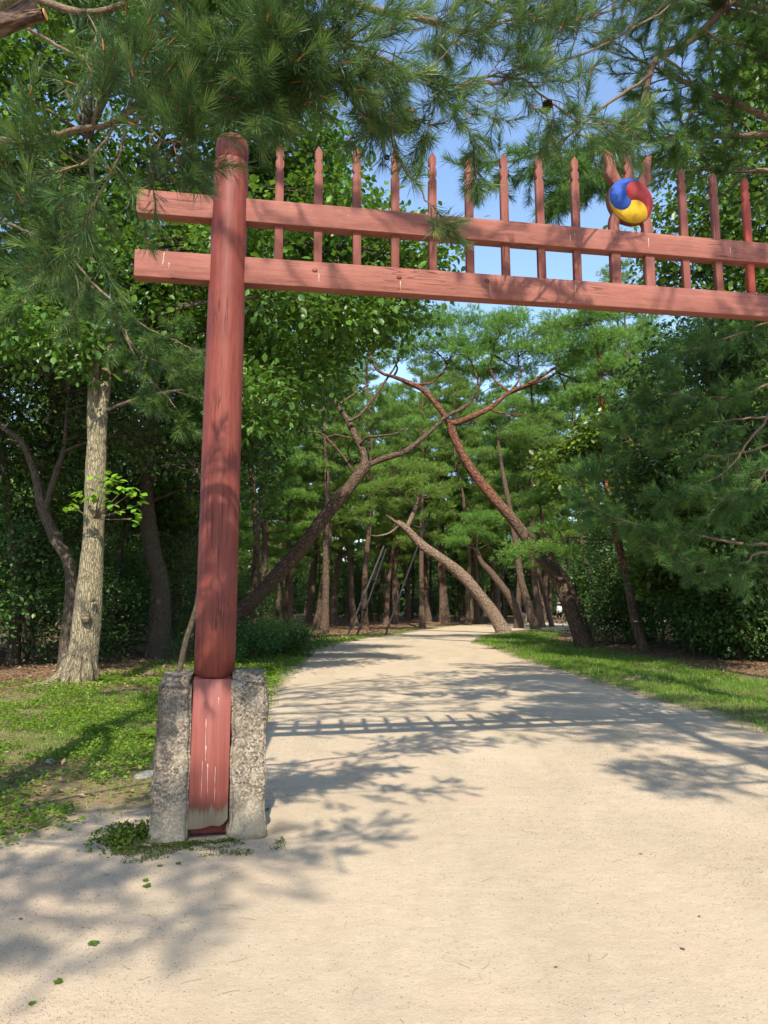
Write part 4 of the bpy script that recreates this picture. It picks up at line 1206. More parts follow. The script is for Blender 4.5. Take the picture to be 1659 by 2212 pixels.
for i, (lab, pts, Y, wp, pads) in enumerate([
    ('slender reddish pine trunk close behind the big forked leaning pine', [(1277, 1392), (1253, 1313), (1230, 1262), (1208, 1227), (1196, 1205), (1180, 1150), (1172, 1090)], 33, [18, 15, 14, 13, 12, 9, 5], [(1160, 1080, 33, 1.2), (1200, 1060, 33.5, 1.2), (1130, 1120, 33, 0.9)]),
    ('grey pine trunk rising right of the walker in navy', [(1158, 1360), (1143, 1313), (1131, 1273), (1124, 1238), (1119, 1196), (1108, 1120), (1088, 1010), (1078, 930)], 54, [20, 17, 16, 14, 13, 12, 9, 5], [(1060, 900, 54, 1.8), (1110, 880, 54, 2.0), (1090, 950, 55, 1.6), (1140, 940, 54, 1.6), (1040, 980, 54, 1.4)]),
    ('sunlit straight pine trunk in the middle of the cluster by the bend', [(1171, 1352), (1158, 1280), (1151, 1217), (1150, 1150), (1148, 1050), (1150, 960)], 57, [16, 14, 13, 11, 9, 5], [(1150, 930, 57, 2.0), (1190, 960, 57, 1.8), (1120, 990, 58, 1.6), (1180, 900, 57, 1.7)]),
    ('thin dark pine trunk at the outer end of the cluster by the bend', [(1193, 1349), (1178, 1294), (1168, 1255), (1161, 1222), (1165, 1150), (1180, 1060)], 58, [11, 9, 8, 7, 6, 4], [(1200, 1030, 58, 1.8), (1230, 1070, 58, 1.6), (1180, 1000, 58, 1.5)]),
    ('pale pine trunk seen between the bend cluster and the leaning pine', [(1188, 1340), (1188, 1270), (1186, 1180), (1184, 1080)], 72, [9, 8, 7, 4], [(1184, 1040, 72, 2.4), (1230, 1000, 72, 2.4), (1210, 1090, 73, 2.0)]),
    ]):
    leaning_pine('pine_tree', lab, pts, Y, wp, [], pads, 210 + i, red=(0.4 if 'reddish' in lab else 2, 0.9 if 'reddish' in lab else 3), sides=14)
r1, q1 = leaning_pine('slender_pine', 'slender crooked red pine on the right verge with a small white tag', [(1396, 1405), (1374, 1346), (1360, 1280), (1348, 1224), (1334, 1171), (1322, 1120), (1314, 1077), (1304, 1028), (1296, 960), (1300, 880), (1292, 780), (1275, 700)], 27,
    [26, 20, 18, 18, 16, 14, 13, 12, 10, 9, 7, 4],
    [([(1304, 1027), (1280, 1021), (1255, 1024), (1230, 1022)], 4, 2), ([(1306, 1026), (1330, 1018), (1355, 1012)], 4, 2), ([(1330, 1165), (1290, 1166), (1240, 1160), (1215, 1163)], 4, 2)],
    [(1270, 690, 27, 1.3), (1300, 740, 27, 1.3), (1240, 760, 27.5, 1.2), (1330, 800, 27, 1.2), (1280, 850, 27, 1.1), (1240, 860, 27.5, 1.0), (1340, 880, 27, 1.0), (1225, 700, 28, 1.2), (1320, 660, 27.5, 1.2), (1200, 1140, 27, 0.7), (1170, 1180, 26, 0.7), (1110, 1200, 26, 0.5), (1240, 1190, 26.5, 0.6)], 220, red=(0.1, 0.4))
mb = MB()
p = at(1374, 1342, 26.72)
box(mb, p + np.array([-0.07, -0.008, -0.03]), p + np.array([0.07, 0.008, 0.03]))
mb.obj('name_tag', M['tag_white'], r1, smooth=False)
# surface roots of the propped pine
mb = MB()
rg = np.random.default_rng(9)
for a, L in ((-20, 2.6), (5, 3.2), (-50, 1.8), (200, 1.0), (30, 2.2)):
    b = at(1091, 1367, C_Y)
    pts = []
    for q in np.linspace(0.1, 1, 7):
        x, y = b[0] + math.cos(R(a)) * L * q + rg.normal(0, 0.05), b[1] + math.sin(R(a)) * L * q + rg.normal(0, 0.05)
        pts.append((x, y, h1(x, y) + 0.05 - 0.06 * q))
    tube(mb, np.array(pts), np.linspace(0.10, 0.025, 7), 8, 0.15, rg)
tag(mb.obj('exposed_roots', M['pine_bark']), 'gnarled exposed roots running over the soil at the propped pine', 'roots')

# black steel props
def prop(label, legs, braces=()):
    root = thing('support_prop', label, 'prop', group='props under the leaning pine')
    for x0, y0, x1, y1, Y0, Y1, m in legs:
        a, b = at(x0, y0, Y0), at(x1, y1, Y1)
        a[2] = h1(a[0], a[1]) - 0.05
        mb = MB()
        n = 9
        tube(mb, np.linspace(a, b, n), 0.055, 12, cap=True)
        for q in (0.33, 0.62):
            c = a + (b - a) * q
            d = norm(b - a)
            tube(mb, np.array([c - d * 0.06, c + d * 0.06]), 0.07, 12, cap=True)
        mb.obj('leg', M[m], root)
    for i, q in enumerate(braces):
        l0, l1 = legs[0], legs[1]
        pts = []
        for l in (l0, l1):
            a, b = at(l[0], l[1], l[4]), at(l[2], l[3], l[5])
            pts.append(a + (b - a) * q)
        mb = MB()
        tube(mb, np.array(pts), 0.045, 8, cap=True)
        mb.obj('brace', M['steel'], root)
prop('pair of dark prop poles joined by short braces under the broken pine top', [(750, 1382, 829, 1180, 41.5, 45.5, 'pole_grey'), (770, 1378, 834, 1186, 42.5, 46, 'steel')], (0.3, 0.62))
prop('single black prop pole slanting up to the right of the paired props', [(832, 1371, 930, 1105, 45, 47.5, 'steel')])

# ------------------------------------------------------------------ pine forest behind: a few built, the rest copied
def make_pine(seed, Ht, bare, spread, bark='pine_bark', red=(0.4, 0.8), name='pine_tree', nl=34):
    rg = np.random.default_rng(seed)
    root = thing(name, 'x', 'pine tree')
    n = 9
    P = np.zeros((n, 3)); P[:, 2] = np.linspace(-0.15, Ht, n)
    P[1:, :2] = np.cumsum(rg.normal(0, 0.16, (n - 1, 2)), 0)
    tb = MB()
    Q, rd = smooth_trunk(tb, rg, P, [0.24, 0.20, 0.17, 0.15, 0.13, 0.10, 0.07, 0.045, 0.02], 12, 40, 0.07, red, 0.01, 0.35)
    tb.obj('trunk', M[bark], root)
    lb, nd = MB(), MB()
    PP, DD, VV = [], [], []
    az = rg.uniform(0, 6)
    for i in range(nl):
        t = bare + (0.985 - bare) * (i / (nl - 1)) ** 0.9
        k = int(t * (len(Q) - 1))
        az += 2.4 + rg.normal(0, 0.3)
        u = (t - bare) / (1 - bare)
        L = spread * (0.55 + 0.9 * u) * (1.08 - u ** 2.2) * rg.uniform(0.7, 1.15)
        d = np.array([math.cos(az), math.sin(az), 0.12 + 0.5 * u])
        B = wander(rg, Q[k], d, L, 7, 0.1, -0.02)
        tube(lb, B, np.linspace(0.055 * (1.1 - 0.7 * u), 0.012, 7), 6, 0.1, rg)
        ns = max(4, int(L * 4.2))
        for j in range(ns):
            s = 0.3 + 0.7 * (j + rg.random()) / ns
            b = B[min(6, int(s * 7))]
            a2 = az + R(rg.uniform(25, 75)) * (1 if j % 2 else -1)
            l2 = rg.uniform(0.4, 0.95) * (1.15 - 0.5 * s)
            e = wander(rg, b, (math.cos(a2), math.sin(a2), 0.15), l2, 4, 0.15, 0.03)
            tube(lb, e, np.linspace(0.012, 0.005, 4), 3)
            kk = 15
            q = e[rg.integers(1, 4, kk)] + rg.normal(0, 1, (kk, 3)) * np.array([0.16, 0.16, 0.08])
            PP.append(q); DD.append(np.array([math.cos(a2), math.sin(a2), 0.7]) + rg.normal(0, 0.5, (kk, 3)))
            VV.append(np.clip(0.45 + rg.normal(0, 0.13) + rg.normal(0, 0.1, kk), 0, 1))
    lb.obj('branch', M[bark], root)
    PP, DD, VV = np.vstack(PP), np.vstack(DD), np.concatenate(VV)
    put_tufts(nd, rg, PP, DD, 0.28 * rg.uniform(0.8, 1.2, len(PP)), VV, TUFT_FAR)
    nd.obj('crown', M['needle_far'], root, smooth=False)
    return root
def make_broad(seed, Ht, low, leaf='dark_leaf', spread=3.0, bark='grey_bark', k=15, r=(1.0, 1.5), nb=26, size=0.2, name='broadleaf_tree', tr=0.17, nsub=15):
    rg = np.random.default_rng(seed)
    root = thing(name, 'x', 'tree')
    n = 7
    P = np.zeros((n, 3)); P[:, 2] = np.linspace(-0.15, Ht * 0.92, n)
    P[1:, :2] = np.cumsum(rg.normal(0, 0.03 * Ht / 3, (n - 1, 2)), 0)
    blobs = []
    for i in range(nb):
        u = (i + rg.random()) / nb
        z = low + (Ht - low) * u
        rad = spread * math.sqrt(max(0.05, 1 - (2 * u - 0.85) ** 2 * 0.75)) * math.sqrt(rg.random()) * 0.95
        a = i * 2.4 + rg.normal(0, 0.4)
        blobs.append(((rad * math.cos(a), rad * math.sin(a), z), rg.uniform(*r)))
    broadleaf(root, rg, [(P, [tr, tr * 0.85, tr * 0.75, tr * 0.62, tr * 0.5, tr * 0.35, tr * 0.12])], blobs, bark, leaf, nsub=nsub, k=k, size=size, sig=0.3, sides=10, tmpl=DIA, tf=DIA_F, twigs=False, lit=0.38)
    return root
pines = [make_pine(301, 21, 0.30, 2.6), make_pine(302, 23, 0.36, 2.5, red=(0.55, 0.9)), make_pine(303, 20, 0.26, 2.8, red=(2, 3)), make_pine(304, 22, 0.32, 2.5, red=(0.5, 0.8))]
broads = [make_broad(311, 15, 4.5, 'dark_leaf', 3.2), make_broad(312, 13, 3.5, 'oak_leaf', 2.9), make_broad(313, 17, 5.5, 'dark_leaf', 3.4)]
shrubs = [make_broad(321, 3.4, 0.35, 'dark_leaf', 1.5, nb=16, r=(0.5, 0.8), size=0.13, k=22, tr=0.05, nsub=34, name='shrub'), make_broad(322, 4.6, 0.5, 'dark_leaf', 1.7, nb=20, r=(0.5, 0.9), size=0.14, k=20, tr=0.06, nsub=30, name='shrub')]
bushy = [make_pine(305, 17, 0.30, 3.4, red=(2, 3), nl=50), make_pine(306, 19, 0.33, 3.2, nl=50)]
tl = random.Random(33)
used = set()
def place(src, x, y, sc, rz, label, group=None, cat=None, dz=0.0):
    o = src if id(src) not in used else copy_tree(src)
    used.add(id(src))
    o.location = (x, y, h1(x, y) + dz)
    o.rotation_euler = (tl.gauss(0, 0.025), tl.gauss(0, 0.025), rz)
    o.scale = (sc, sc, sc)
    o['label'] = label
    if group: o['group'] = group
    elif 'group' in o: del o['group']
    if cat: o['category'] = cat
    return o
pl = random.Random(12)
taken = []
def free(x, y, d):
    return all((x - a) ** 2 + (y - b) ** 2 > d * d for a, b in taken)
# trunks one can pick out beyond the bend, measured on the photograph
for i, (x, Y, w_, lab) in enumerate([
    (721, 58, 17, 'thick straight brown pine trunk left of the paired props'),
    (789, 52, 13, 'pale sunlit pine trunk right behind the paired props'),
    (834, 61, 9, 'thin pine trunk with a small plate behind the single prop'),
    (912, 55, 9, 'greyish pine trunk standing by the path where it bends'),
    (882, 70, 10, 'dark trunk in the wood between the single prop and the bend'),
    (1012, 62, 10, 'leaning slim pine left of the propped pine foot'),
    (1030, 64, 10, 'second slim pine just left of the propped pine foot'),
    (967, 66, 10, 'dark upright pine trunk left of the low leaning pine'),
    (998, 74, 6, 'orange young pine trunk in the sunlit gap'),
    (669, 66, 9, 'dark pine trunk left of the pale crooked stem'),
    (818, 72, 6, 'reddish thin pine stem between the props'),
    (615, 60, 9, 'spotted pale trunk above the dark bushes'),
    (596, 75, 8, 'reddish trunk at the left end of the far wood by the bushes'),
    (750, 70, 7, 'thin dark trunk behind the foot of the paired props'),
    (1060, 76, 9, 'brown pine trunk behind the dark curved leaning pine'),
    (1091, 80, 8, 'greyish pine trunk above the walker in navy')]):
    p = at(x, 1340, Y)
    src = pines[i % 4]
    o = place(src, p[0], p[1], 1.0, pl.uniform(0, 6.28), lab)
    s = max(0.75, min(1.45, wid(w_, Y) / 0.2))
    o.scale = (s * 0.5 + 0.5 if s > 1 else 0.95, s * 0.5 + 0.5 if s > 1 else 0.95, 0.5 + 0.5 * min(1.1, max(0.9, s)))
    taken.append((p[0], p[1]))
n = 0
for _ in range(4000):
    y = pl.uniform(36, 112)
    x = pl.uniform(-0.62, 0.62) * y
    if in_path([x], [y])[0] or float(edge_dist([x], [y])[0]) < (3.2 if y < 62 else 1.2): continue
    if x > 2 and y < 47 and x < 11: continue
    if not free(x, y, 4.6 if y < 80 else 4.2): continue
    taken.append((x, y))
    pine = pl.random() < (0.75 if -10 < x < 22 else 0.4)
    if pine:
        place(pl.choice(pines), x, y, pl.uniform(0.82, 1.08), pl.uniform(0, 6.28), 'tall pine standing among others in the wood beyond the bend', 'pines of the far wood')
    else:
        place(pl.choice(broads), x, y, pl.uniform(0.85, 1.15), pl.uniform(0, 6.28), 'leafy broadleaf tree filling the wood behind the pines', 'broadleaf trees of the far wood')
    n += 1
    if n > 112: break
for i, (x, y, k, s) in enumerate([(-6.2, 25.5, 2, 0.8), (-8.5, 30, 0, 0.8), (-13, 27, 1, 0.85), (-9.5, 36, 3, 0.9), (12.5, 35, 2, 0.9), (15.5, 30, 0, 0.9), (13.5, 42, 1, 0.95), (-16, 34, 0, 0.9)]):
    place(pines[k], x, y, s, i * 1.3, ['bushy pine whose needles hang beside the red post', 'pine in the shaded wood left behind the red post', 'dark pine deep between the oak and the stout shaded trunk', 'pine left of the path behind the bushes', 'pine rising behind the slender crooked red pine', 'shaded pine behind the drooping sprays', 'pine behind the cluster at the bend on the verge side', 'pine hidden deep in the wood behind the pale oak'][i])
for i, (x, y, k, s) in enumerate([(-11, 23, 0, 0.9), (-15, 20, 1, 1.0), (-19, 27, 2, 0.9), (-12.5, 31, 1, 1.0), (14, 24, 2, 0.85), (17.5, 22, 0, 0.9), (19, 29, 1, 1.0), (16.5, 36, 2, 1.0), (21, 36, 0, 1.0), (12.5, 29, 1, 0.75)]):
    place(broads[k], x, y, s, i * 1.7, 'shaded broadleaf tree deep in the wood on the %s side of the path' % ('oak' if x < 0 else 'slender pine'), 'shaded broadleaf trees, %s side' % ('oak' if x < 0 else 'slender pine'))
k = 0
for x, y, s in [(9.6, 31.5, 1.0), (11.2, 30, 1.1), (12.6, 27, 1.1), (13.5, 31, 1.2), (12.2, 23.5, 0.9), (14.2, 21, 1.0), (11, 34, 1.2), (15.5, 26, 1.2), (13.2, 18, 0.8), (16, 18.5, 1.1), (10.8, 24.5, 0.7), (12.4, 25.5, 1.1), (14.2, 24.5, 1.2), (11.6, 22.2, 0.6), (13.0, 29, 1.2), (10.6, 26.5, 0.55), (17.5, 31, 1.2), (11.5, 39, 1.2)]:
    place(shrubs[k % 2], x, y, s, k * 1.1, 'dense dark shrub in the deep shade behind the verge', 'dark shrubs behind the verge'); k += 1
for x, y, s in [(-8.5, 21, 0.8), (-10.5, 19, 0.9), (-12.5, 22, 1.0), (-7.6, 26, 0.8), (-10, 27, 1.0), (-13, 17.5, 0.9), (-15, 25, 1.1), (-9, 32, 1.0), (-11.5, 34, 1.2), (-6.5, 37, 0.7), (-17, 21, 1.1), (-13.5, 29, 1.1), (-8, 42, 0.9)]:
    place(shrubs[k % 2], x, y, s, k * 1.1, 'shaded undergrowth shrub between the trunks behind the oak', 'shrubs behind the oak'); k += 1
for i in range(40):
    x, y = pl.uniform(-45, 45), pl.uniform(66, 100)
    if in_path([x], [y])[0]: continue
    place(shrubs[i % 2], x, y, pl.uniform(0.8, 1.4), i, 'low leafy shrub under the far pines', 'shrubs of the far wood')
place(pines[1], 4.6, 0.7, 0.75, 0.4, 'pine outside the view whose shadow dapples the right half of the sand')
for i, (x, y, k, sc) in enumerate([(-7.5, 45, 0, 1.0), (-4.6, 51, 1, 1.0), (-2.2, 57.5, 0, 1.1), (1.0, 63, 1, 1.1), (-9.5, 56, 1, 1.0), (4.2, 70, 0, 1.2), (8.5, 73, 1, 1.2), (14.5, 44, 0, 1.0), (13.2, 63.5, 1, 1.0), (19, 53, 0, 1.1), (16, 77, 0, 1.2), (10.3, 67.8, 1, 1.4), (14.8, 70.5, 0, 1.4), (5.2, 66, 0, 1.35), (18.5, 66, 1, 1.3), (-6.5, 64, 0, 1.1), (-1.5, 71, 1, 1.2), (10.5, 57.8, 0, 0.95)]):
    place(bushy[k], x, y, sc, i * 2.1, 'full crowned pine whose light green needles fill the arch behind the leaning pines', 'full crowned pines behind the arch')
# low clipped looking bushes right of the post
for x, y, s, lab in [(545, 1412, 0.62, 'rounded dark green bush nearest the red post beside the path'), (618, 1400, 0.66, 'rounded dark bush with sunlit leaves at the path edge'), (580, 1385, 0.6, 'dark bush squeezed behind the two rounded bushes')]:
    rg = np.random.default_rng(int(x))
    p = at(x, y, 22.5 if x == 545 else 25)
    root = thing('bush', lab, 'bush', (p[0], p[1], h1(p[0], p[1])), group='bushes by the post')
    bb = [((rg.normal(0, 0.55), rg.normal(0, 0.5), rg.uniform(0.15, 0.95)), rg.uniform(0.35, 0.5)) for _ in range(16)]
    broadleaf(root, rg, [(np.array([[0.05 * q, 0, -0.1 + 0.2 * q] for q in range(5)]), [0.05, 0.045, 0.04, 0.03, 0.02])], bb, 'grey_bark', 'dark_leaf', nsub=130, k=22, size=0.065, sig=0.09, sides=6, tmpl=DIA, tf=DIA_F, twigs=False, lit=0.42, limb=0.02)
# far mass of the wood
rg = np.random.default_rng(900)
mb = MB()
nn = 60000
a = rg.uniform(-0.85, 0.85, nn)
d = rg.uniform(112, 128, nn)
zz = rg.uniform(0, 1, nn) ** 1.15 * (15 + 5 * np.sin(a * 23) + 3 * np.sin(a * 57 + 1))
Pm = np.stack([d * np.sin(a), d * np.cos(a), zz + 0.3], -1)
put_leaves(mb, Pm, rand_dir(rg, nn), rand_dir(rg, nn) + np.array([0, -0.4, 0.6]), rg.uniform(0.9, 2.0, nn), np.clip(rg.normal(0.35, 0.2, nn), 0, 1), DIA, DIA_F)
tag(mb.obj('far_wood', M['dark_leaf'], smooth=False), 'dark mass of far woodland closing the view', 'woodland', kind='stuff')
#@@PART3

# ------------------------------------------------------------------ near pine whose boughs hang over the gate from the left
rng = np.random.default_rng(401)
npine = thing('overhanging_pine', 'long needled pine whose boughs hang over the left end of the gate', 'pine tree')
TB = MB()
tx, ty = -3.0, 2.5
trk = np.array([(tx, ty, -0.1), (tx + 0.05, ty, 1.5), (tx - 0.05, ty - 0.1, 3.2), (tx + 0.1, ty, 5.0), (tx, ty + 0.1, 7.5), (tx + 0.2, ty - 0.1, 10), (tx, ty, 12)])
NQ, _ = smooth_trunk(TB, rng, trk, [0.21, 0.185, 0.17, 0.15, 0.12, 0.08, 0.03], 18, 50, 0.07, (2, 3), 0.01, 0.4)
TB.obj('trunk', M['pine_bark'], npine)
def tp_(z): return NQ[np.argmin(np.abs(NQ[:, 2] - z))]
sp = Spray(rng, 0.105)
def vl(pts, Y0, Y1=None, start=None):
    P = poly(pts, Y0, Y1)
    return P if start is None else np.vstack([start, P])
# bough along the left, with its drooping twigs
sp.limb(vl([(-60, 312), (0, 304), (90, 300), (150, 284), (245, 268)], 3.2, 3.1, tp_(3.2)), 0.020, 0.0135, 1, 0.3, 0.9, 1)
sp.limb(vl([(245, 268), (330, 248), (420, 218), (520, 185), (600, 150)], 3.1, 3.0), 0.0125, 0.005, 12, 0.26, 0.05, 1, 0.03)
sp.limb(vl([(268, 262), (262, 325), (226, 395), (178, 485), (140, 520)], 3.1, 3.0), 0.008, 0.003, 8, 0.26, 0.3, 1, -0.04)
sp.limb(vl([(250, 268), (190, 345), (110, 375), (60, 380)], 3.1, 3.0), 0.007, 0.003, 7, 0.26, 0.25, 1, -0.04)
sp.limb(vl([(300, 255), (350, 300), (400, 310)], 3.1, 3.0), 0.007, 0.003, 5, 0.2, 0.3, 1, -0.02)
# upper boughs
sp.limb(vl([(-80, 20), (40, -10), (180, 30), (300, 0), (370, 35), (480, 85), (540, 120)], 3.2, 3.1, tp_(3.9)), 0.022, 0.007, 15, 0.42, 0.3, 1, -0.05)
sp.limb(vl([(-60, -120), (150, -90), (330, -60), (470, -20), (600, 30), (690, 60), (760, 100)], 3.2, 3.1, tp_(4.4)), 0.024, 0.007, 18, 0.40, 0.3, 1, -0.02)
sp.limb(vl([(60, 60), (160, 120), (260, 150), (360, 165), (440, 180)], 3.15, 3.0), 0.009, 0.004, 9, 0.26, 0.1, 1, -0.03)
sp.limb(vl([(380, 40), (470, 110), (560, 125), (640, 140)], 3.1, 3.0), 0.009, 0.004, 11, 0.26, 0.1, 1, 0.0)
sp.limb(vl([(700, 65), (790, 110), (880, 155), (980, 187), (1060, 178), (1109, 165), (1189, 135), (1279, 110), (1369, 60), (1440, 20)], 3.2, 4.8), 0.013, 0.006, 18, 0.36, 0.05, 1, -0.01)
sp.limb(vl([(500, -60), (680, -20), (829, 27), (934, 45), (1000, 66), (1080, 50), (1180, 10)], 3.2, 4.2, tp_(4.9)), 0.026, 0.007, 18, 0.38, 0.45, 1, -0.01)
sp.limb(vl([(900, -40), (1040, 0), (1180, 50), (1300, 30), (1400, -10)], 3.8, 4.8), 0.014, 0.006, 14, 0.42, 0.1, 1, -0.02)
sp.limb(vl([(990, 187), (1039, 166), (1129, 175), (1179, 210), (1249, 262), (1320, 268)], 3.9, 4.4), 0.009, 0.004, 12, 0.3, 0.15, 1, -0.02)
sp.limb(vl([(860, 150), (845, 260), (862, 350), (912, 415), (938, 470), (960, 495)], 3.4, 3.4), 0.007, 0.003, 7, 0.12, 0.3, 0, -0.03)
sp.limb(vl([(1000, 187), (1010, 270), (1025, 340), (1030, 385)], 3.7, 3.7), 0.006, 0.003, 6, 0.12, 0.3, 0, -0.03)
sp.limb(vl([(640, 40), (650, 90), (690, 130), (725, 155)], 3.1, 3.1), 0.009, 0.004, 8, 0.24, 0.2, 1, 0.0)
sp.limb(vl([(560, 20), (540, 120), (555, 150), (575, 180)], 3.1, 3.0), 0.009, 0.004, 7, 0.24, 0.15, 1, -0.01)
sp.limb(vl([(790, 110), (800, 160), (825, 205)], 3.3, 3.4), 0.007, 0.003, 5, 0.2, 0.2, 1, -0.03)
sp.limb(vl([(920, 165), (940, 215), (930, 260)], 3.6, 3.6), 0.007, 0.003, 6, 0.24, 0.2, 1, -0.02)
# boughs outside the frame that shade the foreground and the sand beyond the gate
def free_limb(pts, r0, n, l, start=None, sub=1):
    P = np.array(pts, float)
    if start is not None: P = np.vstack([start, P])
    sp.limb(P, r0, r0 * 0.25, n, l, 0.25, sub, -0.04)
free_limb([(-2.4, 0.5, 8.0), (-2.2, -1.5, 8.8), (-1.9, -3.6, 9.2), (-1.3, -5.0, 9.2)], 0.06, 26, 1.1, tp_(7.2))
free_limb([(-2.6, -0.5, 8.2), (-2.9, -2.5, 8.8), (-2.6, -4.2, 9.0)], 0.05, 22, 1.0, tp_(7.4))
free_limb([(-2.0, -2.6, 9.0), (-1.0, -3.8, 9.4), (-0.2, -4.6, 9.4)], 0.03, 18, 0.9)
free_limb([(-2.3, -4.0, 9.1), (-1.6, -4.8, 9.3), (-0.6, -5.3, 9.4)], 0.03, 22, 1.0, None, 2)
free_limb([(-2.0, -3.0, 9.0), (-1.2, -3.6, 9.2), (-0.3, -4.0, 9.3)], 0.03, 20, 0.9, None, 2)
free_limb([(-2.5, -3.8, 9.0), (-2.3, -5.0, 9.2), (-1.9, -6.0, 9.3)], 0.03, 20, 0.9, None, 2)
free_limb([(-2.3, 1.6, 4.4), (-1.2, 1.6, 4.7), (-0.2, 1.9, 4.7), (0.75, 2.2, 4.6)], 0.018, 20, 0.5, tp_(4.0))
free_limb([(-2.2, 0.9, 4.5), (-1.1, 0.5, 4.7), (-0.2, 0.6, 4.7), (0.2, 0.9, 4.65)], 0.018, 20, 0.5, tp_(4.1))
free_limb([(-2.6, 3.6, 7.6), (-3.4, 5.0, 8.4), (-4.6, 6.2, 8.8)], 0.05, 14, 0.9, tp_(6.8))
for q, (ax, ay, az) in enumerate([(2.6, 6.6, 9.6), (3.2, 3.6, 9.6), (3.4, 1.0, 8.6), (2.4, 8.0, 10.6), (3.8, 2.4, 9.2), (2.2, 5.0, 10.8)]):
    p0, p1 = np.array([-2.9, 2.6, az - 1.0]), np.array([ax, ay, az])
    free_limb([tuple(p0 * (1 - t) + p1 * t + np.array([0, 0, 0.5 * math.sin(math.pi * t)])) for t in (0.25, 0.5, 0.75, 1.0)], 0.06, 28, 1.15, tp_(az - 1.2))
sp.finish(npine, 'twig', 'needle')
# sawn stub and cones
mb = MB()
tube(mb, poly([(-30, 70), (0, 52), (30, 38), (70, 8)], 2.4, 2.5), [0.035, 0.033, 0.03, 0.025], 12, 0.1, rng)
tube(mb, poly([(-10, 62), (30, 48), (66, 38), (97, 31)], 2.4, 2.36), [0.032, 0.028, 0.0225, 0.019], 14, 0.08, rng)
stub = mb.obj('sawn_limb', M['pine_bark'], npine)
mb = MB()
q = poly([(97, 31), (99, 30.6)], 2.36)
tube(mb, q, [0.0187, 0.0175], 14, cap=True)
mb.obj('cut_face', M['cut_wood'], stub)
conev = None
for i, (x, y, Y, s) in enumerate([(1182, 228, 4.1, 0.032), (1122, 97, 4.1, 0.022), (1148, 20, 4.0, 0.02), (836, 340, 3.4, 0.014)]):
    if conev is None:
        mb = MB()
        c = []
        for k in range(46):
            u = k / 46
            a = k * 2.39996
            rr = 0.9 * math.sin(math.pi * min(1, 0.12 + 0.88 * u)) ** 0.7 + 0.1
            z = 1.0 - 2.1 * u
            c.append((rr * math.cos(a), rr * math.sin(a), z))
        c = np.array(c)
        dirs = norm(c * np.array([1, 1, 0.2]) + np.array([0, 0, -0.35]))
        put_leaves(mb, c * np.array([0.35, 0.35, 1]), dirs, np.tile([0, 0, 1.0], (46, 1)) + 0.01, np.full(46, 0.75), np.full(46, 0.5), LEAF * np.array([1.3, 1, 2.0]), LEAF_F)
        tube(mb, np.array([(0, 0, 1.15), (0, 0, -0.9)]), [0.35, 0.25], 8)
        conev = mb.mesh('pine_cone', M['cone'], False)
    o = link('pine_cone', conev, npine)
    o.location = at(x, y, Y)
    o.scale = (s,) * 3
    o.rotation_euler = (0.3 * i, 0.2, i)

# ------------------------------------------------------------------ pine at the right: dark bough above the emblem, pale drooping boughs lower down
rng = np.random.default_rng(402)
rp = thing('overhanging_pine', 'pine with pale drooping boughs and a dark bough above the emblem', 'pine tree')
TB = MB()
tx, ty = 6.6, 9.6
trk = np.array([(tx, ty, -0.1), (tx + 0.05, ty, 2), (tx - 0.1, ty, 4.5), (tx, ty - 0.1, 7), (tx - 0.15, ty, 9.5), (tx - 0.1, ty, 12), (tx - 0.2, ty, 14.5)])
NQ, _ = smooth_trunk(TB, rng, trk, [0.24, 0.21, 0.19, 0.16, 0.13, 0.09, 0.03], 18, 50, 0.07, (0.5, 0.9), 0.01, 0.4)
TB.obj('trunk', M['pine_bark'], rp)
sp = Spray(rng, 0.13, near=False)
kw = dict(sub=1)
sp.limb(vl([(1700, 1180), (1658, 1176), (1608, 1175), (1552, 1166), (1496, 1154), (1426, 1143), (1374, 1134), (1320, 1128)], 9.2, 8.8, tp_(2.2)), 0.026, 0.007, 12, 0.42, 0.35, 1, -0.04)
sp.limb(vl([(1374, 1134), (1330, 1118), (1280, 1090), (1262, 1062)], 8.8, 8.7), 0.014, 0.005, 9, 0.4, 0.1, 1, -0.03)
sp.limb(vl([(1658, 1193), (1615, 1213), (1566, 1217), (1507, 1215), (1450, 1195), (1412, 1176)], 9.0, 8.7, tp_(2.1)), 0.02, 0.006, 17, 0.42, 0.3, 1, -0.05)
sp.limb(vl([(1700, 815), (1658, 831), (1601, 854), (1531, 859), (1480, 858), (1433, 849)], 9.3, 9.0, tp_(4.2)), 0.02, 0.006, 12, 0.42, 0.3, 1, -0.04)
sp.limb(vl([(1690, 880), (1650, 915), (1615, 955), (1590, 995), (1550, 1030), (1500, 1050), (1455, 1068)], 9.2, 8.9, tp_(4.0)), 0.02, 0.006, 14, 0.48, 0.3, 1, -0.04)
sp.limb(vl([(1690, 960), (1620, 975), (1540, 985), (1460, 975), (1390, 965), (1345, 945)], 9.4, 9.2, tp_(3.6)), 0.018, 0.007, 14, 0.42, 0.25, 1, -0.04)
sp.limb(vl([(1690, 1000), (1640, 1040), (1600, 1060), (1560, 1075)], 8.8, 8.6, tp_(3.4)), 0.018, 0.007, 14, 0.5, 0.3, 1, -0.05)
sp.limb(vl([(1690, 900), (1600, 905), (1520, 915), (1440, 925), (1390, 920)], 9.6, 9.5, tp_(4.1)), 0.016, 0.006, 10, 0.40, 0.3, 1, -0.03)
sp.limb(vl([(1690, 700), (1600, 720), (1530, 745), (1470, 760)], 9.8, 9.6, tp_(4.6)), 0.016, 0.006, 12, 0.5, 0.3, 1, -0.04)
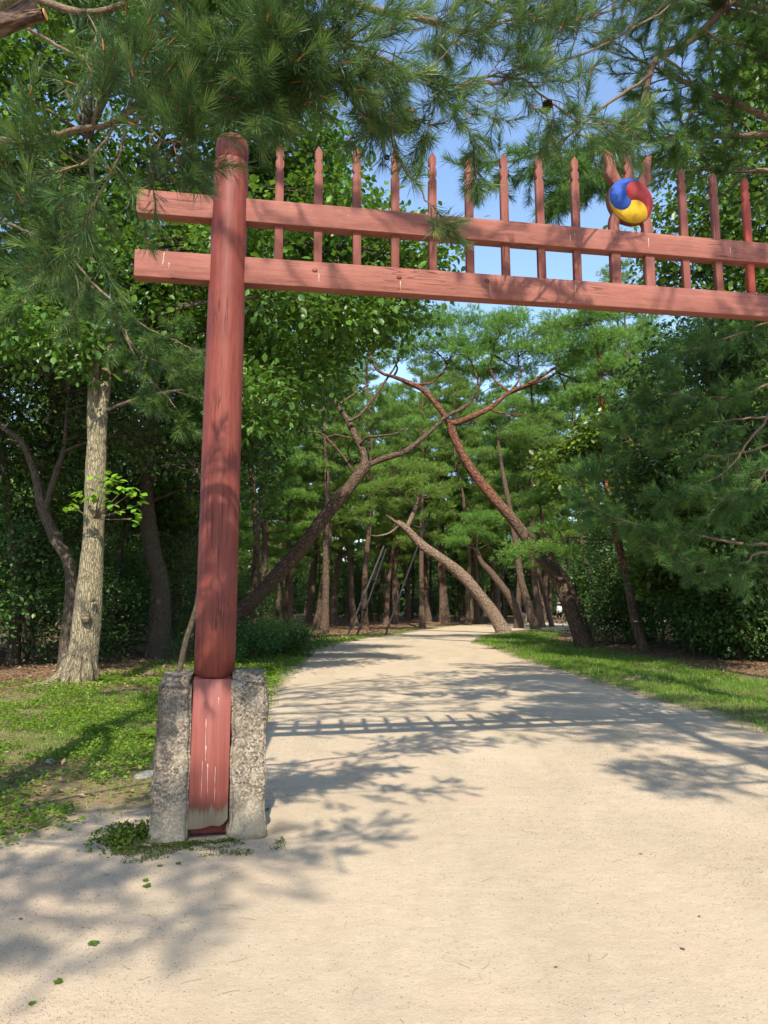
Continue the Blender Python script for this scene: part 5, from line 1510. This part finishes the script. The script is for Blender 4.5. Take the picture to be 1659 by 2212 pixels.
# dark bough
sp.limb(vl([(1720, -70), (1640, -40), (1584, 0), (1519, 65), (1470, 100), (1424, 120), (1409, 145), (1394, 200), (1384, 240), (1369, 300), (1362, 330)], 8.6, 7.6, tp_(6.4)), 0.06, 0.018, 12, 0.55, 0.45, 1, -0.02)
sp.limb(vl([(1409, 160), (1345, 203), (1290, 240), (1240, 285), (1170, 325), (1100, 350), (1055, 360)], 7.8, 7.6), 0.022, 0.007, 18, 0.5, 0.25, 1, -0.02)
sp.limb(vl([(1384, 240), (1330, 290), (1280, 330), (1230, 395), (1215, 420)], 7.8, 7.6), 0.018, 0.006, 14, 0.45, 0.2, 1, -0.02)
sp.limb(vl([(1372, 300), (1340, 350), (1290, 380), (1250, 380)], 7.7, 7.6), 0.015, 0.006, 10, 0.4, 0.2, 1, -0.02)
sp.limb(vl([(1424, 120), (1470, 150), (1500, 200), (1480, 270), (1450, 300)], 8, 7.9), 0.018, 0.006, 14, 0.45, 0.2, 1, -0.02)
sp.limb(vl([(1519, 65), (1560, 90), (1620, 100), (1670, 130)], 8.2, 8.2), 0.018, 0.006, 16, 0.5, 0.1, 1, -0.02)
sp.limb(vl([(1584, 0), (1560, -40), (1480, -40), (1420, 10)], 8.2, 8.0), 0.018, 0.006, 14, 0.5, 0.1, 1, -0.02)
for a, z, L, e in ((150, 8.0, 3.2, 0.8), (185, 8.6, 4.4, 1.0), (205, 9.4, 4.8, 0.8), (225, 8.2, 4.2, 1.0), (250, 9.0, 3.6, 0.8), (170, 10.2, 3.6, 0.9), (215, 10.8, 3.6, 0.9), (240, 11.2, 3.0, 0.8), (195, 12, 2.8, 0.8), (280, 8.4, 3.4, 0.8), (310, 9.6, 3.0, 0.7), (20, 9, 3, 0.7), (60, 10, 3, 0.7), (340, 10.6, 3, 0.7), (160, 12.6, 2.2, 0.7), (260, 12.8, 2.2, 0.7), (215, 8.6, 5.6, 1.0), (232, 9.6, 5.0, 1.0), (200, 10.4, 4.6, 0.9), (195, 8.2, 3.6, 0.9)):
    s0 = tp_(z - 0.4)
    d = np.array([math.cos(R(a)), math.sin(R(a)), 0.12])
    free = wander(rng, s0, d, L, 7, 0.1, 0.0)
    sp.limb(free, 0.06, 0.014, int(L * 5.5), e, 0.3, 1, -0.02)
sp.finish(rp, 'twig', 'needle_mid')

# white pine twigs drooping between the oak and the post
rng = np.random.default_rng(403)
dp = thing('white_pine', 'soft needled pine with long drooping twigs between the oak trunk and the red post', 'pine tree')
TB = MB()
tx, ty = -5.35, 9.0
trk = np.array([(-6.9, 8.4, -0.1), (-6.85, 8.4, 2), (-6.8, 8.4, 5), (-6.85, 8.45, 8), (-6.8, 8.4, 10)])
NQ, _ = smooth_trunk(TB, rng, trk, [0.14, 0.13, 0.11, 0.07, 0.02], 12, 30, 0.07, (2, 3), 0.01, 0.4)
TB.obj('trunk', M['grey_bark'], dp)
sp = Spray(rng, 0.13, near=False)
sp.limb(vl([(-40, 480), (60, 500), (145, 550), (200, 612), (245, 655), (262, 705), (304, 791), (345, 840), (380, 880)], 8.2, 7.6, tp_(6)), 0.02, 0.006, 10, 0.42, 0.4, 1, -0.06)
sp.limb(vl([(245, 655), (290, 690), (340, 720), (390, 740), (420, 760)], 7.8, 7.6), 0.010, 0.004, 9, 0.4, 0.1, 1, -0.06)
sp.limb(vl([(262, 705), (300, 760), (370, 790), (430, 800)], 7.7, 7.5), 0.010, 0.004, 8, 0.38, 0.15, 1, -0.06)
sp.limb(vl([(120, 540), (160, 590), (170, 640), (150, 680)], 8, 7.9), 0.010, 0.004, 6, 0.34, 0.15, 1, -0.06)
sp.limb(vl([(60, 500), (90, 560), (70, 620), (40, 660)], 8.1, 8), 0.010, 0.004, 6, 0.34, 0.15, 1, -0.06)
sp.finish(dp, 'twig', 'needle_mid')

# ------------------------------------------------------------------ grass, creeping cover, litter, pebbles, weeds
def blades(mb, rng, X, Y, hgt, wd, lean=0.35):
    n = len(X)
    Z = H(X, Y)
    a = rng.uniform(0, 2 * np.pi, n)
    s = np.stack([np.cos(a), np.sin(a), np.zeros(n)], -1) * wd[:, None]
    ln = rng.normal(0, lean, (n, 2)) * hgt[:, None]
    b = np.stack([X, Y, Z - 0.01], -1)
    m = b + np.c_[ln * 0.35, hgt * 0.6]
    t = b + np.c_[ln, hgt]
    V = np.stack([b - s, b + s, m + s * 0.7, m - s * 0.7, t], 1)
    i = np.arange(n) * 5
    var = np.clip(rng.normal(0.45, 0.22, n) + 0.4 * (fbm(X * 0.8, Y * 0.8, 2) - 0.5), 0, 1)
    mb.add(V.reshape(-1, 3), np.stack([i, i + 1, i + 2, i + 3], -1), np.repeat(var, 5))
    F3 = np.stack([i + 3, i + 2, i + 4], -1) + (mb.n - len(V) * 5)
    mb.F.setdefault(3, []).append(F3)
rng = np.random.default_rng(500)
def scatter(n, xr, yr, prob):
    X, Y = rng.uniform(*xr, n), rng.uniform(*yr, n)
    d = edge_dist(X, Y)
    ins = in_path(X, Y)
    p = prob(X, Y, d, ins)
    k = rng.random(n) < p
    return X[k], Y[k], d[k]
def g_prob(X, Y, d, ins):
    a = grass_amount(X, Y, d)
    edge = np.where(X < 1, sstep(-0.1, 0.5, d + 0.5 * (fbm(X * 3, Y * 3, 2) - 0.6)), sstep(-0.05, 0.6, d + 0.7 * (fbm(X * 2.5, Y * 2.5, 2) - 0.6)))
    return np.where(ins, 0, np.clip((a - 0.12) * 1.35, 0, 1) * edge * (0.25 + 0.75 * sstep(0.36, 0.55, fbm(X * 1.9 + 11, Y * 1.3, 3))))
mb = MB()
for xr, yr, n, h0, w0 in [((3.9, 11), (8.3, 16), 60000, 0.075, 0.0035), ((3.6, 11), (16, 26), 42000, 0.09, 0.006), ((3.6, 11), (26, 50), 36000, 0.10, 0.010), ((-5, -1.2), (9, 20), 26000, 0.055, 0.004), ((-7, 4), (20, 52), 42000, 0.07, 0.009), ((-8.5, -1.9), (5.6, 15), 52000, 0.04, 0.003)]:
    X, Y, d = scatter(n, xr, yr, g_prob)
    tuf = 0.55 + 1.0 * fbm(X * 1.7 + 5, Y * 1.7, 3)
    blades(mb, rng, X, Y, h0 * tuf * rng.uniform(0.5, 1.5, len(X)), np.full(len(X), w0))
tag(mb.obj('grass', M['grass'], smooth=False), 'fresh green grass along both edges of the sandy path', 'grass', kind='stuff')
# creeping plants on the bank at the left and along the edge
mb = MB()
def c_prob(X, Y, d, ins):
    a = grass_amount(X, Y, d)
    pn = fbm(X * 1.6 + 3, Y * 1.1, 4)
    lawn = np.exp(-(((X + 4.8) / 2.6) ** 2 + ((Y - 10.0) / 3.4) ** 2) ** 1.5)
    lawn = lawn * (1 - 0.85 * np.exp(-(((X + 2.9) / 0.9) ** 2 + ((Y - 9.6) / 1.6) ** 2)))
    return np.where(ins, 0, np.clip(np.maximum(lawn, a * 0.8) * 1.6 * sstep(0.36, 0.58, pn) + 0.04 * (Y < 15), 0, 1) * sstep(0.02, 0.5, d))
for xr, yr, n, s0 in [((-8.5, -1.3), (4.9, 15), 120000, 0.032), ((-8, -1.3), (14, 26), 40000, 0.05), ((-10, -1), (26, 46), 22000, 0.07), ((4, 12), (8, 30), 24000, 0.035)]:
    X, Y, d = scatter(n, xr, yr, c_prob)
    m = len(X)
    Pp = np.stack([X, Y, H(X, Y) + rng.uniform(0.0, 0.07, m) * (0.5 + fbm(X * 2, Y * 2, 2))], -1)
    A = rand_dir(rng, m) * np.array([1, 1, 0.35]) + np.array([0, 0, 0.25])
    put_leaves(mb, Pp, A, np.array([0, 0, 1.0]) + rand_dir(rng, m) * 0.55, s0 * rng.uniform(0.6, 1.5, m), np.clip(rng.normal(0.42, 0.2, m) + 0.5 * (fbm(X, Y, 2) - 0.5), 0, 1), DIA * np.array([1.3, 1, 1]), DIA_F)
tag(mb.obj('ground_cover', M['cover'], smooth=False), 'low creeping green weeds covering the bank around the oak', 'ground cover', kind='stuff')
# dead leaves
mb = MB()
def l_prob(X, Y, d, ins):
    patch = np.exp(-(((X + 2.9) / 0.9) ** 2 + ((Y - 9.6) / 1.6) ** 2))
    return np.where(ins, 0.0, np.maximum(np.clip(1.0 - 1.1 * grass_amount(X, Y, d), 0.05, 1), patch) * sstep(0.3, 0.9, d))
for xr, yr, n, s0 in [((-11, -1.5), (5, 18), 15000, 0.07), ((-16, -2), (18, 40), 12000, 0.11), ((5, 18), (8, 30), 15000, 0.09), ((4, 20), (30, 56), 8000, 0.14), ((-12, 6), (40, 70), 9000, 0.16)]:
    X, Y, d = scatter(n, xr, yr, l_prob)
    m = len(X)
    put_leaves(mb, np.stack([X, Y, H(X, Y) + rng.uniform(0.004, 0.03, m)], -1), rand_dir(rng, m) * np.array([1, 1, 0.2]), np.array([0, 0, 1.0]) + rand_dir(rng, m) * 0.35, s0 * rng.uniform(0.5, 1.3, m), rng.random(m), DIA, DIA_F)
tag(mb.obj('leaf_litter', M['litter'], smooth=False), 'brown dead leaves scattered over the forest floor', 'leaf litter', kind='stuff')
# grit on the sand
mb = MB()
bm = bmesh.new(); bmesh.ops.create_icosphere(bm, subdivisions=1, radius=1)
IV = np.array([v.co[:] for v in bm.verts]); IF = np.array([[v.index for v in f.verts] for f in bm.faces]); bm.free()
n = 60000
Yg = 2.6 + 9 * rng.random(n) ** 1.8
Xg = rng.uniform(-0.6, 0.6, n) * Yg
k = rng.random(n) < (0.12 + 1.1 * sstep(0.42, 0.68, fbm(Xg * 0.7 + 7, Yg * 0.7, 3)) + 0.6 * (Xg < -0.9))
k &= in_path(Xg, Yg)
Xg, Yg = Xg[k], Yg[k]
m = len(Xg)
sz = rng.uniform(0.0011, 0.0034, m) * (0.6 + Yg / 8)
V = IV[None] * sz[:, None, None] * rng.uniform(0.6, 1.3, (m, 1, 3)) + np.stack([Xg, Yg, np.full(m, 0.0045)], -1)[:, None]
mb.add(V.reshape(-1, 3), ((np.arange(m) * len(IV))[:, None, None] + IF[None]).reshape(-1, 3))
tag(mb.obj('grit', M['pebble'], smooth=False), 'dark grit and pine debris strewn on the pale sand', 'grit', kind='stuff')
mb = MB()
n = 260
Yg = 2.6 + 7 * rng.random(n) ** 1.5
Xg = rng.uniform(-0.62, 0.55, n) * Yg
k = in_path(Xg, Yg) & (rng.random(n) < np.where(Xg < -0.6, 0.9, 0.3))
Xg, Yg = Xg[k], Yg[k]
for x, y in zip(Xg, Yg):
    a = rng.uniform(0, 6.28); l = rng.uniform(0.02, 0.055)
    p = np.array([x, y, 0.0065]); d = np.array([math.cos(a), math.sin(a), 0]); q = np.array([-d[1], d[0], 0])
    tube(mb, np.array([p - d * l, p + q * l * rng.uniform(-0.3, 0.3), p + d * l]), 0.0007, 3)
tag(mb.obj('fallen_needles', M['litter']), 'dry pine needles fallen on the sand', 'needles', kind='stuff')
# moss at the foot of the stones
mb = MB()
n = 6500
u = rng.random(n)
sx = -0.62 + 1.1 * u
sy = -0.22 - 0.30 * rng.random(n) ** 1.6 + 0.16 * (fbm(sx * 5, sx * 0 + 2, 3) - 0.5) + 0.06 * sx
keep = fbm(sx * 6 + 4, sy * 9, 4) > 0.5
sx, sy = sx[keep], sy[keep]
ca, sa = math.cos(AL), math.sin(AL)
X, Y = gate.location.x + ca * sx - sa * sy, gate.location.y + sa * sx + ca * sy
m = len(X)
put_leaves(mb, np.stack([X, Y, 0.004 + rng.uniform(0, 0.016, m)], -1), rand_dir(rng, m) + np.array([0, 0, 0.3]), rand_dir(rng, m), rng.uniform(0.006, 0.016, m), np.clip(rng.normal(0.3, 0.2, m), 0, 1), DIA, DIA_F)
X2 = gate.location.x + ca * (-0.55) + rng.normal(0, 0.09, 900); Y2 = gate.location.y - 0.16 + rng.normal(0, 0.13, 900)
put_leaves(mb, np.stack([X2, Y2, 0.005 + rng.uniform(0, 0.05, 900)], -1), rand_dir(rng, 900) + np.array([0, 0, 0.4]), np.array([0, 0, 1.0]) + rand_dir(rng, 900) * 0.6, rng.uniform(0.02, 0.045, 900), np.clip(rng.normal(0.4, 0.2, 900), 0, 1), DIA, DIA_F)
tag(mb.obj('moss', M['moss'], smooth=False), 'moss and tiny weeds at the foot of the granite blocks', 'moss', kind='stuff')
# small weeds on the sand, each a plant of its own
wp = [(575, 1752, 0.05, 'small weed beside the foot of the right granite block'), (413, 1838, 0.035, 'weed on the sand just in front of the stones'), (385, 1868, 0.03, 'little weed on the sand left of the one before the stones'), (345, 1873, 0.03, 'little weed beyond the flat pebble on the sand'), (315, 1905, 0.035, 'tiny creeping weed left of the little pair on the sand'), (317, 1918, 0.045, 'creeping weed in the shaded sand below the stones'), (202, 2043, 0.042, 'leafy weed alone on bright sand at the lower left'), (124, 2126, 0.036, 'three leaved weed near the bottom edge of the sand'), (68, 2172, 0.025, 'tiny sprout closest to the bottom left corner')]
for i, (x, y, s, lab) in enumerate(wp):
    d = ray(x, y); t = -EYE / d[2]
    p = np.array([0, 0, EYE]) + d * t
    s *= 0.62
    root = thing('weed', lab, 'weed', (p[0], p[1], 0.005), group='weeds on the sand')
    rg = np.random.default_rng(700 + i)
    mb = MB()
    for j in range(4):
        a = rg.uniform(0, 6.28)
        tube(mb, np.array([(0, 0, 0), (0.3 * s * math.cos(a), 0.3 * s * math.sin(a), 0.3 * s)]), 0.0012, 4)
    mb.obj('stem', M['cover'], root)
    for j in range(8):
        a = j * 0.8 + rg.uniform(-0.3, 0.3)
        mb = MB()
        put_leaves(mb, np.array([[0.12 * s * math.cos(a), 0.12 * s * math.sin(a), 0.15 * s + 0.2 * s * rg.random()]]), np.array([[math.cos(a), math.sin(a), 0.15]]), np.array([[0, 0, 1.0]]), [s * rg.uniform(0.6, 1.1)], np.array([rg.uniform(0.05, 0.4)]), LEAF * np.array([1.5, 1, 1]), LEAF_F)
        mb.obj('leaf', M['cover'], root, smooth=False)
# ferns on the bank
for i, (x, y, lab) in enumerate([(228, 1500, 'fern sprouting to the right of the oak root'), (205, 1590, 'fern in the middle of the green bank'), (292, 1468, 'bright fern frond by the oak trunk foot'), (340, 1600, 'low fern near the leaf litter beside the stones')]):
    d = ray(x, y); t = -EYE / d[2]
    p = np.array([0, 0, EYE]) + d * t
    root = thing('fern', lab, 'fern', (p[0], p[1], h1(p[0], p[1])), group='ferns on the bank')
    rg = np.random.default_rng(740 + i)
    for j in range(7):
        a = j * 0.9 + rg.uniform(-0.2, 0.2)
        L = rg.uniform(0.22, 0.34)
        dd = np.array([math.cos(a), math.sin(a), 0])
        B = bez(np.zeros(3), dd * L * 0.4 + np.array([0, 0, L * 0.6]), dd * L + np.array([0, 0, L * 0.25]), 12)
        mb = MB()
        tube(mb, B, np.linspace(0.003, 0.001, 12), 3)
        T = norm(np.gradient(B, axis=0))
        sd = norm(np.cross(T, [0, 0, 1.0]))
        for sg in (-1, 1):
            put_leaves(mb, B[1:], sd[1:] * sg + T[1:] * 0.4, np.tile([0, 0, 1.0], (11, 1)), 0.085 * np.sin(np.linspace(0.6, 3.0, 11)), np.full(11, 0.6), DIA * np.array([0.8, 1, 1]), DIA_F)
        mb.obj('frond', M['cover'], root, smooth=False)
# flat stones and fallen bits
def pebble(name, lab, x, y, sz, mt, seed, cat='stone', grp=None):
    d = ray(x, y); t = -EYE / d[2]
    p = np.array([0, 0, EYE]) + d * t
    bm = bmesh.new(); bmesh.ops.create_icosphere(bm, subdivisions=3, radius=1)
    for v in bm.verts:
        v.co *= 1 + 0.28 * mnoise.fractal(v.co * 1.1 + Vector((seed, 0, 0)), 1, 2, 3)
        v.co = Vector((v.co.x * sz[0], v.co.y * sz[1], v.co.z * sz[2]))
    mb = MB(); add_bm(mb, bm)
    o = mb.obj(name, M[mt], smooth=True)
    o.location = (p[0], p[1], h1(p[0], p[1]) + sz[2] * 0.35)
    o.rotation_euler = (0, 0, seed)
    tag(o, lab, cat, grp)
pebble('flat_stone', 'flat pale grey stone in the grass left of the stones', 318, 1678, (0.14, 0.07, 0.035), 'grey_stone', 1.0)
pebble('flat_stone', 'small pale stone half sunk in the sunlit grass of the bank', 108, 1655, (0.06, 0.04, 0.03), 'grey_stone', 2.0)
pebble('pebble', 'small dark pebble in the shaded sand at the lower left', 228, 1893, (0.016, 0.012, 0.008), 'pebble', 3.0)
mb = MB()
LD = [(1379, 1847, 0.03), (1510, 1984, 0.025), (1480, 2056, 0.03), (935, 1735, 0.02), (1204, 2090, 0.025), (46, 1985, 0.035), (1245, 1600, 0.03)]
for i, (x, y, s) in enumerate(LD):
    d = ray(x, y); t = -EYE / d[2]
    p = np.array([0, 0, EYE + 0.006]) + d * t
    mb = MB()
    put_leaves(mb, p[None], np.array([[math.cos(i), math.sin(i), 0.1]]), np.array([[0.1, 0.1, 1.0]]), [s], np.array([0.25]), LEAF, LEAF_F)
    tag(mb.obj('fallen_leaf', M['litter'], smooth=False), 'small dry brown leaf lying on the open sand', 'leaf', 'dry leaves on the sand')
# low log edging far off in the wood
for i, (x0, x1, y, Y) in enumerate([(800, 840, 1318, 92), (842, 905, 1318, 90), (640, 690, 1322, 88)]):
    a, b = at(x0, y, Y), at(x1, y, Y)
    a[2] = b[2] = h1(a[0], a[1]) + 0.22
    mb = MB(); tube(mb, np.array([a, (a + b) / 2, b]), 0.26, 10, 0.1, rng, cap=True)
    tag(mb.obj('felled_log', M['log']), ['pale felled log lying behind the single prop, shorter piece', 'long pale felled log lying in the wood right of the short one', 'pale felled log in the wood above the rounded bushes'][i], 'log')

# ------------------------------------------------------------------ two walkers on the far path
def skin_mesh(name, pts, edges, rad, mat, parent, sub=2):
    me = bpy.data.meshes.new(name)
    me.from_pydata(pts, edges, [])
    o = bpy.data.objects.new(name, me); COL.objects.link(o)
    m = o.modifiers.new('skin', 'SKIN'); m.use_smooth_shade = True
    for v, r_ in zip(me.skin_vertices[0].data, rad):
        v.radius = r_ if isinstance(r_, tuple) else (r_, r_)
    me.skin_vertices[0].data[0].use_root = True
    s_ = o.modifiers.new('sub', 'SUBSURF'); s_.levels = s_.render_levels = sub
    dg = bpy.context.evaluated_depsgraph_get()
    nm = bpy.data.meshes.new_from_object(o.evaluated_get(dg))
    bpy.data.objects.remove(o)
    nm.name = name
    nm.materials.clear(); nm.materials.append(mat)
    for f in nm.polygons: f.use_smooth = True
    return link(name, nm, parent)
def person(label, x, y, Y, rz, top, bottom, hat, long_sleeve, wide, long_leg=False):
    p = at(x, y, Y)
    root = thing('person', label, 'person', (p[0], p[1], h1(p[0], p[1])), rz)
    hip = 0.88
    # pelvis, spine, neck, head, arms and legs (walking)
    pts = [(0, 0, hip), (0, 0.01, 1.08), (0, 0.0, 1.30), (0, 0, 1.44), (0, 0.01, 1.52), (0, 0.02, 1.62), (0, 0.02, 1.70),
           (0.18, 0, 1.40), (0.23, 0.06, 1.14), (0.22, 0.20, 0.92), (0.215, 0.27, 0.84),
           (-0.18, 0, 1.40), (-0.23, -0.08, 1.14), (-0.22, -0.06, 0.89), (-0.21, -0.04, 0.80),
           (0.10, 0.0, 0.82), (0.10, -0.10, 0.48), (0.10, -0.28, 0.12), (0.10, -0.20, 0.03),
           (-0.10, 0.0, 0.82), (-0.10, 0.16, 0.48), (-0.10, 0.22, 0.08), (-0.10, 0.34, 0.035)]
    ed = [(0, 1), (1, 2), (2, 3), (3, 4), (4, 5), (5, 6), (2, 7), (7, 8), (8, 9), (9, 10), (2, 11), (11, 12), (12, 13), (13, 14), (0, 15), (15, 16), (16, 17), (17, 18), (0, 19), (19, 20), (20, 21), (21, 22)]
    rad = [0.14, 0.13, 0.15, 0.065, 0.06, 0.105, 0.07, 0.06, 0.045, 0.035, 0.04, 0.06, 0.045, 0.035, 0.04, 0.09, 0.06, 0.04, 0.04, 0.09, 0.06, 0.04, 0.04]
    skin_mesh('body', pts, ed, rad, M['skin'], root)
    arm = 4 if long_sleeve else 2
    cp = [(0, 0, hip - 0.04), (0, 0.01, 1.08), (0, 0, 1.31), (0, 0, 1.43)] + pts[7:10] + pts[11:14]
    skin_mesh('shirt', cp, [(0, 1), (1, 2), (2, 3), (2, 4), (4, 5), (5, 6), (2, 7), (7, 8), (8, 9)], [0.175, 0.165, 0.18, 0.08, 0.085, 0.068, 0.055, 0.085, 0.068, 0.055], M[top], root)
    bp = [(0, 0, hip)] + [pts[15], pts[16], pts[17]] + [pts[19], pts[20], pts[21]]
    if not long_leg:
        for q in (3, 6):
            a, b = np.array(bp[q - 1]), np.array(bp[q])
            bp[q] = tuple(a + (b - a) * 0.12)
    skin_mesh('trousers', bp, [(0, 1), (1, 2), (2, 3), (0, 4), (4, 5), (5, 6)], [0.165, 0.12, 0.09, 0.08, 0.12, 0.09, 0.08], M[bottom], root)
    mb = MB()
    for q in (18, 22):
        c = np.array(pts[q])
        tube(mb, np.array([c + [0, -0.12, 0.03], c + [0, -0.02, 0.03], c + [0, 0.10, 0.01], c + [0, 0.16, 0.0]]), [0.045, 0.055, 0.05, 0.025], 10, cap=True)
    mb.obj('shoes', M['black_cloth'], root)
    mb = MB()
    bm = bmesh.new(); bmesh.ops.create_uvsphere(bm, u_segments=16, v_segments=10, radius=0.115)
    for v in bm.verts: v.co = Vector((v.co.x * 0.95, v.co.y * 1.05, v.co.z * 0.9)) + Vector((0, -0.005, 1.67))
    add_bm(mb, bm); mb.obj('hair', M['hair'], root)
    mb = MB()
    z = 1.70
    prof = [(wide, z - 0.01), (wide * 0.98, z + 0.01), (0.13, z + 0.025), (0.12, z + 0.09), (0.08, z + 0.12), (0.01, z + 0.125)]
    tube(mb, np.array([(0, 0.0, q[1]) for q in prof]), [q[0] for q in prof], 24, cap=True)
    mb.obj('hat', M[hat], root)
    return root
person('walker seen from behind in a white long sleeved top, black shorts and pale hat', 1209, 1345, 66, 0.25, 'white_cloth', 'black_cloth', 'grey_cloth', True, 0.21)
person('walker in a navy top, beige trousers and wide grey hat half hidden by trunks', 1134, 1348, 64, -0.2, 'navy_cloth', 'beige_cloth', 'grey_cloth', True, 0.34, True)
